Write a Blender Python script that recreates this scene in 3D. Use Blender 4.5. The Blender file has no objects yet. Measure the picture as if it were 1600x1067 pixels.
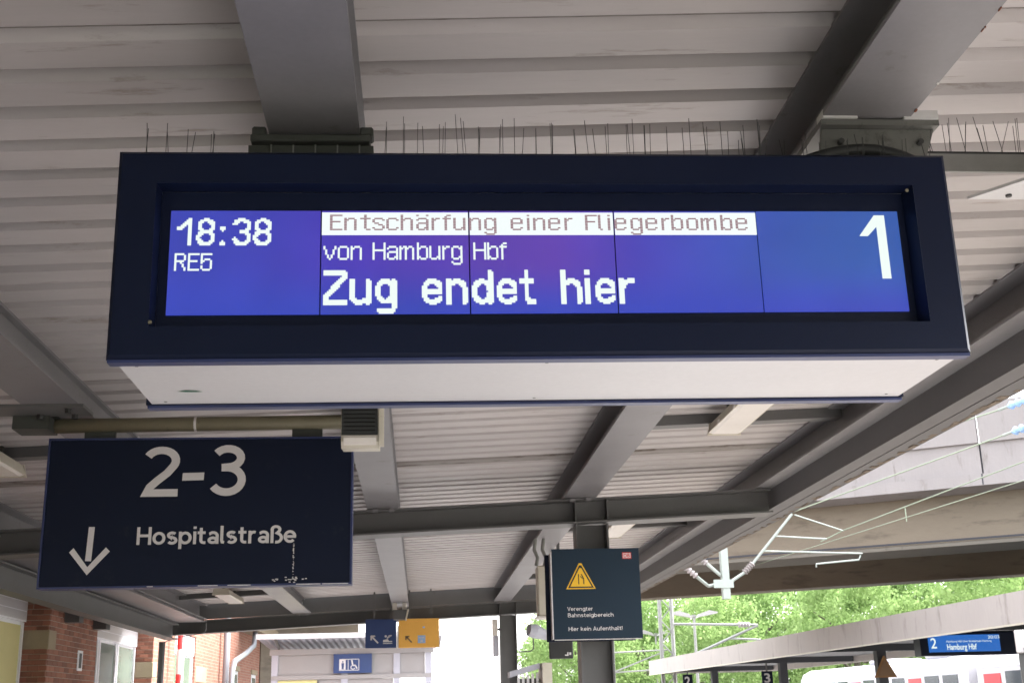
import bpy, math, random
from mathutils import Vector, Matrix
random.seed(7)
C = bpy.context.scene.collection
SC = bpy.context.scene
rad = math.radians

# ------------------------------------------------------------------ camera
cam_d = bpy.data.cameras.new('camera')
cam = bpy.data.objects.new('camera', cam_d); C.objects.link(cam)
cam_d.sensor_width = 36.0
cam_d.lens = 1919.82 / 1600 * 36
cam_d.clip_start = 0.05; cam_d.clip_end = 2000
cam.matrix_world = Matrix(((0.99713, 0.00182, -0.07565, 0.0),
                           (-0.07180, -0.28690, -0.95526, 0.0),
                           (-0.02344, 0.95796, -0.28595, 1.65),
                           (0, 0, 0, 1)))
SC.camera = cam
cam_d.dof.use_dof = True; cam_d.dof.focus_distance = 3.9; cam_d.dof.aperture_fstop = 18.0

# ------------------------------------------------------------------ sky, sun, exposure
EXPO = 3.4
GLOW = 1.0 / 2 ** EXPO            # emission that displays as 1.0 at this exposure
world = bpy.data.worlds.new('World'); SC.world = world; world.use_nodes = True
wn = world.node_tree.nodes; wl = world.node_tree.links
wn.clear()
sky = wn.new('ShaderNodeTexSky'); sky.sky_type = 'NISHITA'; sky.sun_disc = False
SUN_EL, SUN_AZ = rad(51), rad(68)
sky.sun_elevation = SUN_EL; sky.sun_rotation = SUN_AZ
sky.air_density = 1.0; sky.dust_density = 3.0; sky.ozone_density = 1.0
hs = wn.new('ShaderNodeHueSaturation'); hs.inputs['Saturation'].default_value = 0.16
bg = wn.new('ShaderNodeBackground'); bg.inputs['Strength'].default_value = 0.12
wo = wn.new('ShaderNodeOutputWorld')
wl.new(sky.outputs[0], hs.inputs['Color']); wl.new(hs.outputs[0], bg.inputs['Color']); wl.new(bg.outputs[0], wo.inputs['Surface'])
sun_d = bpy.data.lights.new('sun', 'SUN'); sun_d.energy = 0.78; sun_d.angle = rad(18); sun_d.color = (1.0, 0.95, 0.88)
sun = bpy.data.objects.new('sun', sun_d); C.objects.link(sun)
# sun_rotation is measured from +Y towards +X, the lamp shines along its own -Z
sd = Vector((math.sin(SUN_AZ) * math.cos(SUN_EL), math.cos(SUN_AZ) * math.cos(SUN_EL), math.sin(SUN_EL)))
sun.rotation_euler = sd.to_track_quat('Z', 'Y').to_euler()
sun.location = (30, 30, 40)
vs = SC.view_settings
vs.view_transform = 'Standard'; vs.look = 'None'; vs.exposure = EXPO; vs.gamma = 1.0; vs.use_curve_mapping = False
SC.render.engine = 'CYCLES'
SC.cycles.max_bounces = 10; SC.cycles.diffuse_bounces = 6; SC.cycles.glossy_bounces = 4
SC.cycles.use_denoising = True
SC.cycles.sample_clamp_indirect = 6.0

# ------------------------------------------------------------------ materials
def nodes(name):
    m = bpy.data.materials.new(name); m.use_nodes = True
    nt = m.node_tree; b = nt.nodes['Principled BSDF']
    return m, nt, b

def paint(name, col, rough=0.5, var=0.14, scale=3.0, stretch=(1, 1, 1), dirt=None, dirt_at=0.6, dirt_scale=9.0,
          bump=0.0, bump_scale=60.0, metal=0.0, rnd=0.0, spec=0.5, fine=0.05):
    """painted or raw surface: large soft tone drift, fine grain, optional patches of dirt with a shape of their own"""
    m, nt, b = nodes(name); N = nt.nodes; L = nt.links
    geo = N.new('ShaderNodeNewGeometry')
    mp = N.new('ShaderNodeMapping'); mp.inputs['Scale'].default_value = stretch
    L.new(geo.outputs['Position'], mp.inputs['Vector'])
    n1 = N.new('ShaderNodeTexNoise'); n1.inputs['Scale'].default_value = scale; n1.inputs['Detail'].default_value = 6; n1.inputs['Roughness'].default_value = .6
    L.new(mp.outputs[0], n1.inputs['Vector'])
    n2 = N.new('ShaderNodeTexNoise'); n2.inputs['Scale'].default_value = scale * 22; n2.inputs['Detail'].default_value = 3
    L.new(mp.outputs[0], n2.inputs['Vector'])
    def mth(op, a, bb):
        q = N.new('ShaderNodeMath'); q.operation = op
        for i, v in enumerate((a, bb)):
            if isinstance(v, (int, float)): q.inputs[i].default_value = v
            else: L.new(v, q.inputs[i])
        return q.outputs[0]
    f = mth('ADD', mth('MULTIPLY', mth('SUBTRACT', n1.outputs[0], .5), 2 * var), 1.0)
    f = mth('ADD', f, mth('MULTIPLY', mth('SUBTRACT', n2.outputs[0], .5), 2 * fine))
    if rnd:
        oi = N.new('ShaderNodeObjectInfo')
        f = mth('ADD', f, mth('MULTIPLY', mth('SUBTRACT', oi.outputs['Random'], .5), 2 * rnd))
    vm = N.new('ShaderNodeVectorMath'); vm.operation = 'SCALE'
    vm.inputs[0].default_value = col; L.new(f, vm.inputs['Scale'])
    out = vm.outputs[0]
    if dirt is not None:
        n3 = N.new('ShaderNodeTexNoise'); n3.inputs['Scale'].default_value = dirt_scale; n3.inputs['Detail'].default_value = 8; n3.inputs['Roughness'].default_value = .7
        L.new(mp.outputs[0], n3.inputs['Vector'])
        mr = N.new('ShaderNodeMapRange'); mr.inputs[1].default_value = dirt_at; mr.inputs[2].default_value = dirt_at + .13
        L.new(n3.outputs[0], mr.inputs[0])
        mx = N.new('ShaderNodeMix'); mx.data_type = 'RGBA'
        L.new(mr.outputs[0], mx.inputs[0]); L.new(out, mx.inputs[6]); mx.inputs[7].default_value = (*dirt, 1)
        out = mx.outputs[2]
    L.new(out, b.inputs['Base Color'])
    b.inputs['Roughness'].default_value = rough; b.inputs['Metallic'].default_value = metal
    b.inputs['Specular IOR Level'].default_value = spec
    if bump:
        n4 = N.new('ShaderNodeTexNoise'); n4.inputs['Scale'].default_value = bump_scale; n4.inputs['Detail'].default_value = 5
        L.new(geo.outputs['Position'], n4.inputs['Vector'])
        bp = N.new('ShaderNodeBump'); bp.inputs['Strength'].default_value = bump; bp.inputs['Distance'].default_value = .02
        L.new(n4.outputs[0], bp.inputs['Height']); L.new(bp.outputs[0], b.inputs['Normal'])
    return m

def glow(name, col, strength=1.0):
    m, nt, b = nodes(name)
    b.inputs['Base Color'].default_value = (.02, .02, .02, 1)
    b.inputs['Emission Color'].default_value = (*col, 1); b.inputs['Emission Strength'].default_value = strength * GLOW
    b.inputs['Roughness'].default_value = .4
    return m

def screen_mat():
    """back-lit liquid crystal panel: blue with the violet cast of an uneven backlight and a fine pixel mesh"""
    m, nt, b = nodes('lcd_blue'); N = nt.nodes; L = nt.links
    geo = N.new('ShaderNodeNewGeometry'); sep = N.new('ShaderNodeSeparateXYZ'); L.new(geo.outputs['Position'], sep.inputs[0])
    def mr(src, a, bb):
        q = N.new('ShaderNodeMapRange'); q.inputs[1].default_value = a; q.inputs[2].default_value = bb; q.interpolation_type = 'SMOOTHSTEP'; L.new(src, q.inputs[0]); return q.outputs[0]
    cx = N.new('ShaderNodeValToRGB'); L.new(mr(sep.outputs[0], -0.78, 1.58), cx.inputs[0])
    e = cx.color_ramp.elements
    e[0].position = 0; e[0].color = (.045, .060, .46, 1)
    e[1].position = 1; e[1].color = (.032, .105, .42, 1)
    for p, c in ((.14, (.072, .044, .47)), (.36, (.105, .050, .43)), (.52, (.125, .054, .45)), (.68, (.070, .056, .47)), (.84, (.050, .085, .48))):
        x = e.new(p); x.color = (*c, 1)
    low = N.new('ShaderNodeMix'); low.data_type = 'RGBA'
    L.new(mr(sep.outputs[2], 3.02, 2.83), low.inputs[0]); L.new(cx.outputs[0], low.inputs[6]); low.inputs[7].default_value = (.040, .064, .50, 1)
    ns = N.new('ShaderNodeTexNoise'); ns.inputs['Scale'].default_value = 5; L.new(geo.outputs['Position'], ns.inputs['Vector'])
    lo2 = N.new('ShaderNodeMapRange'); L.new(ns.outputs[0], lo2.inputs[0]); lo2.inputs[3].default_value = .82; lo2.inputs[4].default_value = 1.12
    wv = N.new('ShaderNodeTexWave'); wv.wave_type = 'BANDS'; wv.bands_direction = 'X'; wv.inputs['Scale'].default_value = 1 / .00575 * .05 * 6.2832 / 1.0; L.new(geo.outputs['Position'], wv.inputs['Vector'])
    w2 = N.new('ShaderNodeMapRange'); L.new(wv.outputs[1], w2.inputs[0]); w2.inputs[3].default_value = .94; w2.inputs[4].default_value = 1.04
    mu = N.new('ShaderNodeMath'); mu.operation = 'MULTIPLY'; L.new(lo2.outputs[0], mu.inputs[0]); L.new(w2.outputs[0], mu.inputs[1])
    mg = N.new('ShaderNodeMath'); mg.operation = 'MULTIPLY'; L.new(mu.outputs[0], mg.inputs[0]); mg.inputs[1].default_value = GLOW
    b.inputs['Base Color'].default_value = (.01, .01, .02, 1); b.inputs['Roughness'].default_value = .35
    L.new(low.outputs[2], b.inputs['Emission Color']); L.new(mg.outputs[0], b.inputs['Emission Strength'])
    return m

def glass_mat(name, tint=(.9, .95, 1), rough=.02):
    m, nt, b = nodes(name)
    b.inputs['Base Color'].default_value = (*tint, 1); b.inputs['Roughness'].default_value = rough
    b.inputs['Transmission Weight'].default_value = 1.0; b.inputs['IOR'].default_value = 1.2
    return m

def brick_mat(name):
    m, nt, b = nodes(name); N = nt.nodes; L = nt.links
    geo = N.new('ShaderNodeNewGeometry'); sep = N.new('ShaderNodeSeparateXYZ'); L.new(geo.outputs['Position'], sep.inputs[0])
    add = N.new('ShaderNodeMath'); add.operation = 'ADD'; L.new(sep.outputs[0], add.inputs[0]); L.new(sep.outputs[1], add.inputs[1])
    cmb = N.new('ShaderNodeCombineXYZ'); L.new(add.outputs[0], cmb.inputs[0]); L.new(sep.outputs[2], cmb.inputs[1])
    br = N.new('ShaderNodeTexBrick'); L.new(cmb.outputs[0], br.inputs['Vector'])
    br.inputs['Scale'].default_value = 1; br.inputs['Brick Width'].default_value = .25; br.inputs['Row Height'].default_value = .077; br.inputs['Mortar Size'].default_value = .006
    br.inputs['Color1'].default_value = (.34, .145, .095, 1); br.inputs['Color2'].default_value = (.25, .092, .060, 1); br.inputs['Mortar'].default_value = (.34, .27, .22, 1)
    L.new(br.outputs[0], b.inputs['Base Color']); b.inputs['Roughness'].default_value = .85
    bp = N.new('ShaderNodeBump'); bp.inputs['Strength'].default_value = .6; bp.inputs['Distance'].default_value = .01; bp.invert = True
    L.new(br.outputs[1], bp.inputs['Height']); L.new(bp.outputs[0], b.inputs['Normal'])
    return m

def leaf_mat(name, c1, c2):
    m, nt, b = nodes(name); N = nt.nodes; L = nt.links
    geo = N.new('ShaderNodeNewGeometry')
    n = N.new('ShaderNodeTexNoise'); n.inputs['Scale'].default_value = .9; n.inputs['Detail'].default_value = 4; L.new(geo.outputs['Position'], n.inputs['Vector'])
    r = N.new('ShaderNodeValToRGB'); r.color_ramp.elements[0].position = .3; r.color_ramp.elements[0].color = (*c1, 1); r.color_ramp.elements[1].position = .7; r.color_ramp.elements[1].color = (*c2, 1)
    L.new(n.outputs[0], r.inputs[0])
    d = N.new('ShaderNodeBsdfDiffuse'); t = N.new('ShaderNodeBsdfTranslucent'); mx = N.new('ShaderNodeMixShader'); mx.inputs[0].default_value = .5
    L.new(r.outputs[0], d.inputs[0]); L.new(r.outputs[0], t.inputs[0]); L.new(d.outputs[0], mx.inputs[1]); L.new(t.outputs[0], mx.inputs[2])
    L.new(mx.outputs[0], N['Material Output'].inputs[0])
    return m

M = {}
M['steel'] = paint('steel_paint_grey_brown', (.163, .156, .163), .45, .22, 2.0, dirt=(.105, .095, .09), dirt_at=.60, dirt_scale=5, fine=.07)
M['steel2'] = paint('steel_paint_beam', (.100, .098, .098), .5, .16, 2.5, dirt=(.075, .07, .066), dirt_at=.62, dirt_scale=4)
M['fascia'] = paint('edge_fascia_paint', (.098, .094, .097), .6, .20, 3, stretch=(1, .4, 1), dirt=(.085, .078, .072), dirt_at=.62, dirt_scale=6)
M['rust'] = paint('rusty_edge', (.17, .135, .105), .9, .35, 14, dirt=(.07, .05, .035), dirt_at=.52, dirt_scale=25, bump=.6)
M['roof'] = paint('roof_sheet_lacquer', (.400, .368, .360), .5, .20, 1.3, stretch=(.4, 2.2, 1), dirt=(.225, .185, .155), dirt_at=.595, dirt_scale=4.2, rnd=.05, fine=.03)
M['roof_groove'] = paint('roof_sheet_groove_shade_grime', (.225, .203, .190), .6, .22, 2.6, stretch=(.5, 2, 1), dirt=(.085, .06, .045), dirt_at=.50, dirt_scale=6, rnd=.06)  # the darker base paints in the shade inside the grooves; patches are brown dirt
M['red_rust'] = paint('red_rust', (.20, .07, .04), .9, .3, 20)
M['galv'] = paint('galvanised_steel', (.235, .235, .225), .42, .2, 8, metal=.55, dirt=(.12, .115, .10), dirt_at=.64, dirt_scale=12)
M['galv_mid'] = paint('dull_galvanised', (.13, .13, .122), .5, .22, 9, metal=.4, dirt=(.06, .06, .052), dirt_at=.58, dirt_scale=12)
M['galv_dark'] = paint('weathered_galvanised', (.055, .058, .052), .6, .25, 9, metal=.3, dirt=(.03, .033, .027), dirt_at=.58, dirt_scale=14)
M['plate'] = paint('grey_primer_plate', (.48, .47, .47), .5, .1, 6, dirt=(.25, .23, .22), dirt_at=.68, dirt_scale=12)
M['dark'] = paint('black_plastic', (.016, .017, .017), .5, .1, 6)
M['bolt'] = paint('dark_bolt', (.04, .04, .04), .5, .1, 30, metal=.4)
M['navy'] = paint('navy_enamel_housing', (.0052, .0088, .027), .40, .16, 2.5, spec=.18, fine=.04, dirt=(.010, .013, .028), dirt_at=.66, dirt_scale=5)
M['navy_trim'] = paint('blue_edge_trim', (.022, .032, .105), .4, .08, 5)
M['navy_in'] = paint('black_inner_mask', (.0055, .0085, .019), .35, .08, 4, spec=.25)
M['sign_navy'] = paint('navy_sign_face', (.0060, .0095, .025), .45, .10, 2.2, spec=.15, dirt=(.014, .018, .031), dirt_at=.60, dirt_scale=6)
M['sign_teal'] = paint('dark_teal_sign_face', (.012, .026, .044), .42, .08, 2.5, spec=.2)
M['sign_blue'] = paint('blue_sign_face', (.02, .045, .15), .45, .06, 3)
M['sign_orange'] = paint('orange_sign_face', (.85, .45, .085), .5, .05, 3)
M['letter'] = paint('white_sign_lettering', (.62, .60, .60), .5, .05, 12)
M['letter_dull'] = paint('weathered_white_lettering', (.60, .57, .57), .55, .06, 9)
M['white'] = paint('white_lacquer', (.54, .525, .535), .45, .07, 2.0, dirt=(.48, .45, .45), dirt_at=.66, dirt_scale=6)
M['cream'] = paint('aged_cream_plastic', (.52, .48, .40), .5, .12, 9, dirt=(.30, .26, .19), dirt_at=.62, dirt_scale=14)
M['cream_pale'] = paint('lamp_diffuser', (.62, .58, .54), .35, .10, 5, dirt=(.44, .40, .34), dirt_at=.62, dirt_scale=8)
M['pipe'] = paint('khaki_pipe_paint', (.165, .145, .095), .6, .20, 7, dirt=(.08, .075, .055), dirt_at=.60, dirt_scale=14)
M['yellow'] = paint('warning_yellow', (.78, .46, .02), .5, .05, 6)
M['black_print'] = paint('black_print', (.012, .012, .012), .5, .02, 6)
M['red'] = paint('red_print', (.55, .03, .03), .5, .04, 6)
M['concrete'] = paint('bridge_concrete', (.185, .155, .120), .9, .24, .8, stretch=(.35, .35, 1.6), dirt=(.125, .103, .08), dirt_at=.54, dirt_scale=2.2, bump=.25, bump_scale=14)
M['concrete_pale'] = paint('parapet_concrete', (.285, .262, .262), .85, .16, 1.0, stretch=(1, 1, .18), dirt=(.19, .168, .16), dirt_at=.57, dirt_scale=3.2, bump=.2, bump_scale=14)
M['concrete_dark'] = paint('soffit_concrete', (.16, .145, .125), .9, .2, .7, dirt=(.10, .09, .075), dirt_at=.6, dirt_scale=1.6, bump=.2, bump_scale=10)
M['fascia2'] = paint('far_canopy_concrete_fascia', (.40, .365, .35), .85, .14, .7, stretch=(1, 1, .25), dirt=(.26, .235, .22), dirt_at=.58, dirt_scale=2.0)
M['slab_dark'] = paint('dark_blue_grey_far_canopy', (.030, .032, .038), .6, .15, 2)  # one very dark blue-grey for slab, cross beams and columns
M['seal'] = paint('joint_sealant', (.035, .035, .045), .6, .1, 5)
M['brick'] = paint('clinker_brick', (.27, .112, .072), .85, .20, 5, rnd=.32, dirt=(.13, .06, .045), dirt_at=.66, dirt_scale=16, bump=.3, bump_scale=70)
M['brickwall'] = brick_mat('brick_masonry')
M['mortar'] = paint('mortar', (.30, .24, .19), .95, .15, 8)
M['stone'] = paint('sandstone_block', (.30, .245, .165), .9, .15, 5, bump=.3, bump_scale=40)
M['frame_white'] = paint('white_window_frame', (.80, .80, .84), .4, .03, 4)
M['blind'] = paint('yellow_blind', (.62, .56, .27), .8, .05, 3)
M['pane'] = paint('window_pane', (.16, .20, .17), .08, .25, 1.6, spec=.9)
M['zinc'] = paint('zinc_pipe', (.36, .38, .42), .4, .1, 6, metal=.4)
M['lift'] = paint('pale_lift_cladding', (.30, .285, .285), .5, .06, 2)
M['platform'] = paint('platform_paving', (.39, .38, .375), .85, .12, 1.2, dirt=(.28, .26, .24), dirt_at=.62, dirt_scale=3, bump=.2)
M['ballast'] = paint('track_ballast', (.24, .21, .19), .95, .35, 9, bump=.8, bump_scale=25)
M['rail'] = paint('rail_steel', (.16, .11, .08), .5, .2, 6, metal=.6)
M['earth'] = paint('earth_and_grass', (.13, .14, .07), .95, .3, .4)
M['catenary'] = paint('catenary_tube', (.34, .38, .35), .5, .12, 6, metal=.2)
M['wire'] = paint('copper_wire_patina', (.26, .31, .23), .6, .1, 10)
M['insul_blue'] = paint('blue_insulator', (.30, .46, .74), .4, .08, 10)
M['insul'] = paint('insulator_brown', (.30, .27, .27), .35, .1, 10)
M['train_white'] = paint('train_white', (.55, .54, .58), .35, .05, 1, dirt=(.40, .39, .40), dirt_at=.6, dirt_scale=2)
M['train_red'] = paint('train_red', (.62, .03, .05), .35, .04, 1)
M['train_glass'] = paint('train_window', (.05, .06, .075), .08, .1, 2, spec=.9)
M['train_grey'] = paint('train_grey', (.40, .40, .46), .45, .05, 2)
M['trunk'] = paint('bark', (.10, .085, .065), .9, .3, 4, bump=.5)
M['leaf_a'] = leaf_mat('leaf_fresh', (.19, .295, .10), (.32, .43, .185))
M['leaf_b'] = leaf_mat('leaf_mid', (.155, .255, .085), (.265, .38, .15))
M['lcd'] = screen_mat()
M['lcd_white'] = glow('lcd_white', (.86, .96, .93), 1.0)
M['lcd_banner'] = glow('lcd_banner_white', (.90, .97, .97), 1.0)
M['lcd_brown'] = glow('lcd_banner_text', (.28, .145, .17), 1.0)
M['far_blue'] = glow('far_display_blue', (.012, .13, .50), 1.0)
M['glass'] = glass_mat('window_glass')

# ------------------------------------------------------------------ mesh helpers
ORG = {}
class MB:
    def __init__(self): self.v = []; self.f = []; self.mi = []
    def add(self, vs, fs, mi=0):
        o = len(self.v); self.v += [tuple(p) for p in vs]
        for q in fs: self.f.append(tuple(i + o for i in q)); self.mi.append(mi)
        return self
    def box(self, x0, x1, y0, y1, z0, z1, sx=0.0, mi=0):
        """axis box; sx shears it so that it climbs sx metres per metre of X"""
        vs = [(x, y, z + sx * x) for z in (z0, z1) for y in (y0, y1) for x in (x0, x1)]
        return self.add(vs, [(0, 2, 3, 1), (4, 5, 7, 6), (0, 1, 5, 4), (2, 6, 7, 3), (0, 4, 6, 2), (1, 3, 7, 5)], mi)
    def cbox(self, x0, x1, y0, y1, z0, z1, c=.01, sx=0.0, mi=0):
        """box with chamfered edges all round"""
        c = min(c, (x1 - x0) * .45, (y1 - y0) * .45, (z1 - z0) * .45)
        rows = []
        def ring(z, d):
            return [(x0 + c, y0 + d), (x1 - c, y0 + d), (x1 - d, y0 + c), (x1 - d, y1 - c), (x1 - c, y1 - d), (x0 + c, y1 - d), (x0 + d, y1 - c), (x0 + d, y0 + c)]
        vs = []
        for z, d in ((z0, c), (z0 + c, 0), (z1 - c, 0), (z1, c)):
            for (x, y) in ring(z, d): vs.append((x, y, z + sx * x))
        fs = [tuple(range(7, -1, -1)), tuple(range(24, 32))]
        for k in range(3):
            for i in range(8):
                j = (i + 1) % 8
                fs.append((k * 8 + i, k * 8 + j, k * 8 + 8 + j, k * 8 + 8 + i))
        return self.add(vs, fs, mi)
    def tube(self, pts, r, n=8, mi=0, cap=True):
        pts = [Vector(p) for p in pts]; rs = r if isinstance(r, (list, tuple)) else [r] * len(pts)
        vs = []; fs = []
        prev = None
        for k, p in enumerate(pts):
            t = (pts[min(k + 1, len(pts) - 1)] - pts[max(k - 1, 0)]).normalized()
            if prev is None:
                u = t.orthogonal().normalized()
            else:
                u = (prev - t * prev.dot(t)).normalized()
            prev = u; w = t.cross(u)
            for i in range(n):
                a = 2 * math.pi * i / n
                vs.append(p + (u * math.cos(a) + w * math.sin(a)) * rs[k])
        for k in range(len(pts) - 1):
            for i in range(n):
                j = (i + 1) % n
                fs.append((k * n + i, k * n + j, k * n + n + j, k * n + n + i))
        if cap: fs += [tuple(range(n - 1, -1, -1)), tuple(range((len(pts) - 1) * n, len(pts) * n))]
        return self.add(vs, fs, mi)
    def prism(self, poly, a, b, axis='y', mi=0):
        """closed polygon in the two other axes, extruded from a to b along axis"""
        n = len(poly); vs = []
        for t in (a, b):
            for (p, q) in poly:
                vs.append({'y': (p, t, q), 'x': (t, p, q), 'z': (p, q, t)}[axis])
        fs = [tuple(range(n)), tuple(range(2 * n - 1, n - 1, -1))] + [(i, i + n, (i + 1) % n + n, (i + 1) % n) for i in range(n)]
        return self.add(vs, fs, mi)
    def xform(self, fn): self.v = [tuple(fn(Vector(p))) for p in self.v]; return self
    def build(self, name, mat, parent=None, smooth=False):
        o0 = ORG.get(parent, Vector((0, 0, 0))) if parent is not None else Vector((0, 0, 0))
        me = bpy.data.meshes.new(name)
        me.from_pydata([tuple(Vector(p) - o0) for p in self.v], [], self.f)
        mats = mat if isinstance(mat, (list, tuple)) else [mat]
        for q in mats: me.materials.append(q)
        if len(mats) > 1: me.polygons.foreach_set('material_index', self.mi)
        if smooth: me.polygons.foreach_set('use_smooth', [True] * len(me.polygons))
        import bmesh
        bm = bmesh.new(); bm.from_mesh(me); bmesh.ops.recalc_face_normals(bm, faces=bm.faces); bm.to_mesh(me); bm.free()
        ob = bpy.data.objects.new(name, me); C.objects.link(ob)
        if parent is not None:
            ob.parent = parent; ORG[ob] = o0
        return ob

def thing(name, label, cat, loc, group=None):
    o = bpy.data.objects.new(name, None); C.objects.link(o); o.empty_display_size = .2
    o.location = loc; o['label'] = label; o['category'] = cat
    if group: o['group'] = group
    ORG[o] = Vector(loc); return o
def tag(o, label, cat, group=None):
    o['label'] = label; o['category'] = cat
    if group: o['group'] = group
    return o
def struct(name, mb, mat):
    o = mb.build(name, mat); o['kind'] = 'structure'; return o
def box(name, mat, parent, *a, c=0, **k):
    mb = MB(); (mb.cbox(*a, c=c, **k) if c else mb.box(*a, **k)); return mb.build(name, mat, parent)

def text(name, body, x0, z0, height, y, mat, parent, width=None, bold=0.0, cap_of='H', thick=.003, roll=0.0):
    """lettering standing proud of a sign that faces -Y: baseline start (x0, z0), height of a capital, optional total width"""
    def outline(s):
        cu = bpy.data.curves.new('t', 'FONT'); cu.body = s; cu.size = 1; cu.offset = bold; cu.extrude = 0; cu.resolution_u = 4
        ob = bpy.data.objects.new('t', cu); C.objects.link(ob)
        dg = bpy.context.evaluated_depsgraph_get()
        me = bpy.data.meshes.new_from_object(ob.evaluated_get(dg))
        bpy.data.objects.remove(ob); return me
    ref = outline(cap_of); ys = [v.co.y for v in ref.vertices]; hh = max(ys) - min(ys); yb = min(ys)
    me = outline(body); xs = [v.co.x for v in me.vertices]
    s = height / hh; sxx = s if width is None else width / (max(xs) - min(xs)); xm = min(xs)
    mb = MB(); n = len(me.vertices)
    vs = [(x0 + (v.co.x - xm) * sxx, y - thick, z0 + (v.co.y - yb) * s) for v in me.vertices]
    mb.add(vs, [tuple(p.vertices) for p in me.polygons])
    bpy.data.meshes.remove(me); bpy.data.meshes.remove(ref)
    return mb.build(name, mat, parent)

def stroke_glyphs(w):
    h = w / 2
    def ar(cx, cy, rx, ry, a0, a1, n=14): return [(cx + rx * math.cos(rad(a0 + (a1 - a0) * i / n)), cy + ry * math.sin(rad(a0 + (a1 - a0) * i / n))) for i in range(n + 1)]
    xh = .72; ry = xh / 2 - h
    bowl = lambda cx: ar(cx, .36, .25, ry, 0, 360, 24)
    arch = [(h, .40)] + ar(.31, .43, .24, xh - h - .43, 175, 0, 10) + [(.55, 0)]
    G = {
    'H': ([[(h, 0), (h, 1)], [(.66, 0), (.66, 1)], [(h, .51), (.66, .51)]], .73), 'o': ([bowl(.32)], .64), 'e': ([[(.09, .36), (.56, .36)] + ar(.32, .36, .25, ry, 12, 318, 22)], .63),
    's': ([ar(.27, .52, .19, .135, 35, 270, 12) + ar(.27, .2275, .20, .1575, 90, -148, 14)], .53), 'p': ([[(h, -.26), (h, xh)], bowl(.33)], .66), 'b': ([[(h, 0), (h, 1.02)], bowl(.33)], .66),
    'i': ([[(h, 0), (h, xh)], [(h, .86), (h, 1.0)]], .14), 'l': ([[(h, 1.02), (h, .20), (h + .03, .10), (h + .13, h)]], .24), 't': ([[(.18, .92), (.18, .24)] + ar(.33, .22, .15, .22 - h, 180, 270, 5) + [(.42, h)], [(.0, xh - h), (.41, xh - h)]], .44),
    'a': ([[(.08, .57)] + ar(.28, .46, .21, xh - h - .46, 140, 0, 10) + [(.49, 0)], ar(.27, .21, .19, .21 - h, 0, 360, 18)], .57), 'r': ([[(h, 0), (h, xh)], [(h, .42)] + ar(.29, .42, .21, xh - h - .42, 170, 68, 6)], .42),
    'n': ([[(h, 0), (h, xh)], arch], .63), 'h': ([[(h, 0), (h, 1.02)], arch], .63), 'u': ([[(.55, 0), (.55, xh)], [(h, xh), (h, .29)] + ar(.31, .29, .24, .29 - h, 180, 350, 10)], .63),
    'g': ([bowl(.32), [(.56, xh), (.56, -.05)] + ar(.31, -.05, .25, .15, 0, -145, 10)], .64), 'c': ([ar(.32, .36, .25, ry, 48, 312, 18)], .55), 'k': ([[(h, 0), (h, 1.02)], [(h, .28), (.50, xh)], [(.21, .42), (.54, 0)]], .58),
    'f': ([[(.15, 0), (.15, .80)] + ar(.31, .80, .16, .95 - .80, 175, 75, 6), [(0, xh - h), (.36, xh - h)]], .38), 'V': ([[(.03, 1), (.34, .04), (.65, 1)]], .68), 'A': ([[(.03, 0), (.36, .96), (.69, 0)], [(.16, .30), (.56, .30)]], .72),
    'B': ([[(h, h), (h, 1 - h), (.36, 1 - h)] + ar(.36, .755, .20, .245 - h, 90, -90, 8) + [(h, .51)], [(h, .51), (.38, .51)] + ar(.38, .29, .24, .29 - h, 80, -90, 8) + [(h, h)]], .64),
    '\u00df': ([[(h, 0), (h, .76)] + ar(.27, .77, .20, 1.02 - h - .77, 180, -30, 10) + [(.33, .57)] + ar(.31, .30, .25, .25, 70, -105, 12)], .60), '!': ([[(h, 1), (h, .30)], [(h, 0), (h, .13)]], .14),
    '2': ([ar(.32, .715, .26, 1 - h - .715, 155, -32, 14) + [(.44, .47), (.27, .32), (.14, .19), (.09, h), (.64, h)]], .66),
    '3': ([ar(.31, .745, .24, 1 - h - .745, 150, -90, 14) + [(.20, .555)], [(.20, .555)] + ar(.30, .315, .28, .315 - h, 85, -150, 16)], .64),
    ' ': ([], .26)}
    return G
def stroke_text(name, body, x0, z0, cap, y, mat, parent, width=None, w=.145, gap=.10):
    """grotesque sign lettering built from strokes of even width"""
    G = stroke_glyphs(w); total = sum(G[c][1] + gap for c in body) - gap
    sx_ = cap if width is None else width / total
    mb = MB(); x = 0; k = 0
    for c in body:
        for ln in G[c][0]:
            pts = [Vector(p) for p in ln]; L_, R_ = [], []
            for i, p in enumerate(pts):
                d0 = (p - pts[i - 1]).normalized() if i else None; d1 = (pts[i + 1] - p).normalized() if i < len(pts) - 1 else None
                if i == 0 and (pts[0] - pts[-1]).length < 1e-4: d0 = (pts[0] - pts[-2]).normalized()
                if i == len(pts) - 1 and (pts[0] - pts[-1]).length < 1e-4: d1 = (pts[1] - pts[0]).normalized()
                d = d0 or d1 if not (d0 and d1) else (d0 + d1).normalized()
                n_ = Vector((-d.y, d.x)); m_ = w / 2 / max(.45, n_.dot(Vector((-(d1 or d0).y, (d1 or d0).x))))
                L_.append(p + n_ * m_); R_.append(p - n_ * m_)
            yy = y - .002 - k * .00012; k = (k + 1) % 3
            vs = [(x0 + (x + q.x) * sx_, yy, z0 + q.y * cap) for q in L_ + R_]; n = len(pts)
            mb.add(vs, [(i, i + 1, n + i + 1, n + i) for i in range(n - 1)])
        x += G[c][1] + gap
    return mb.build(name, mat, parent)

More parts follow.
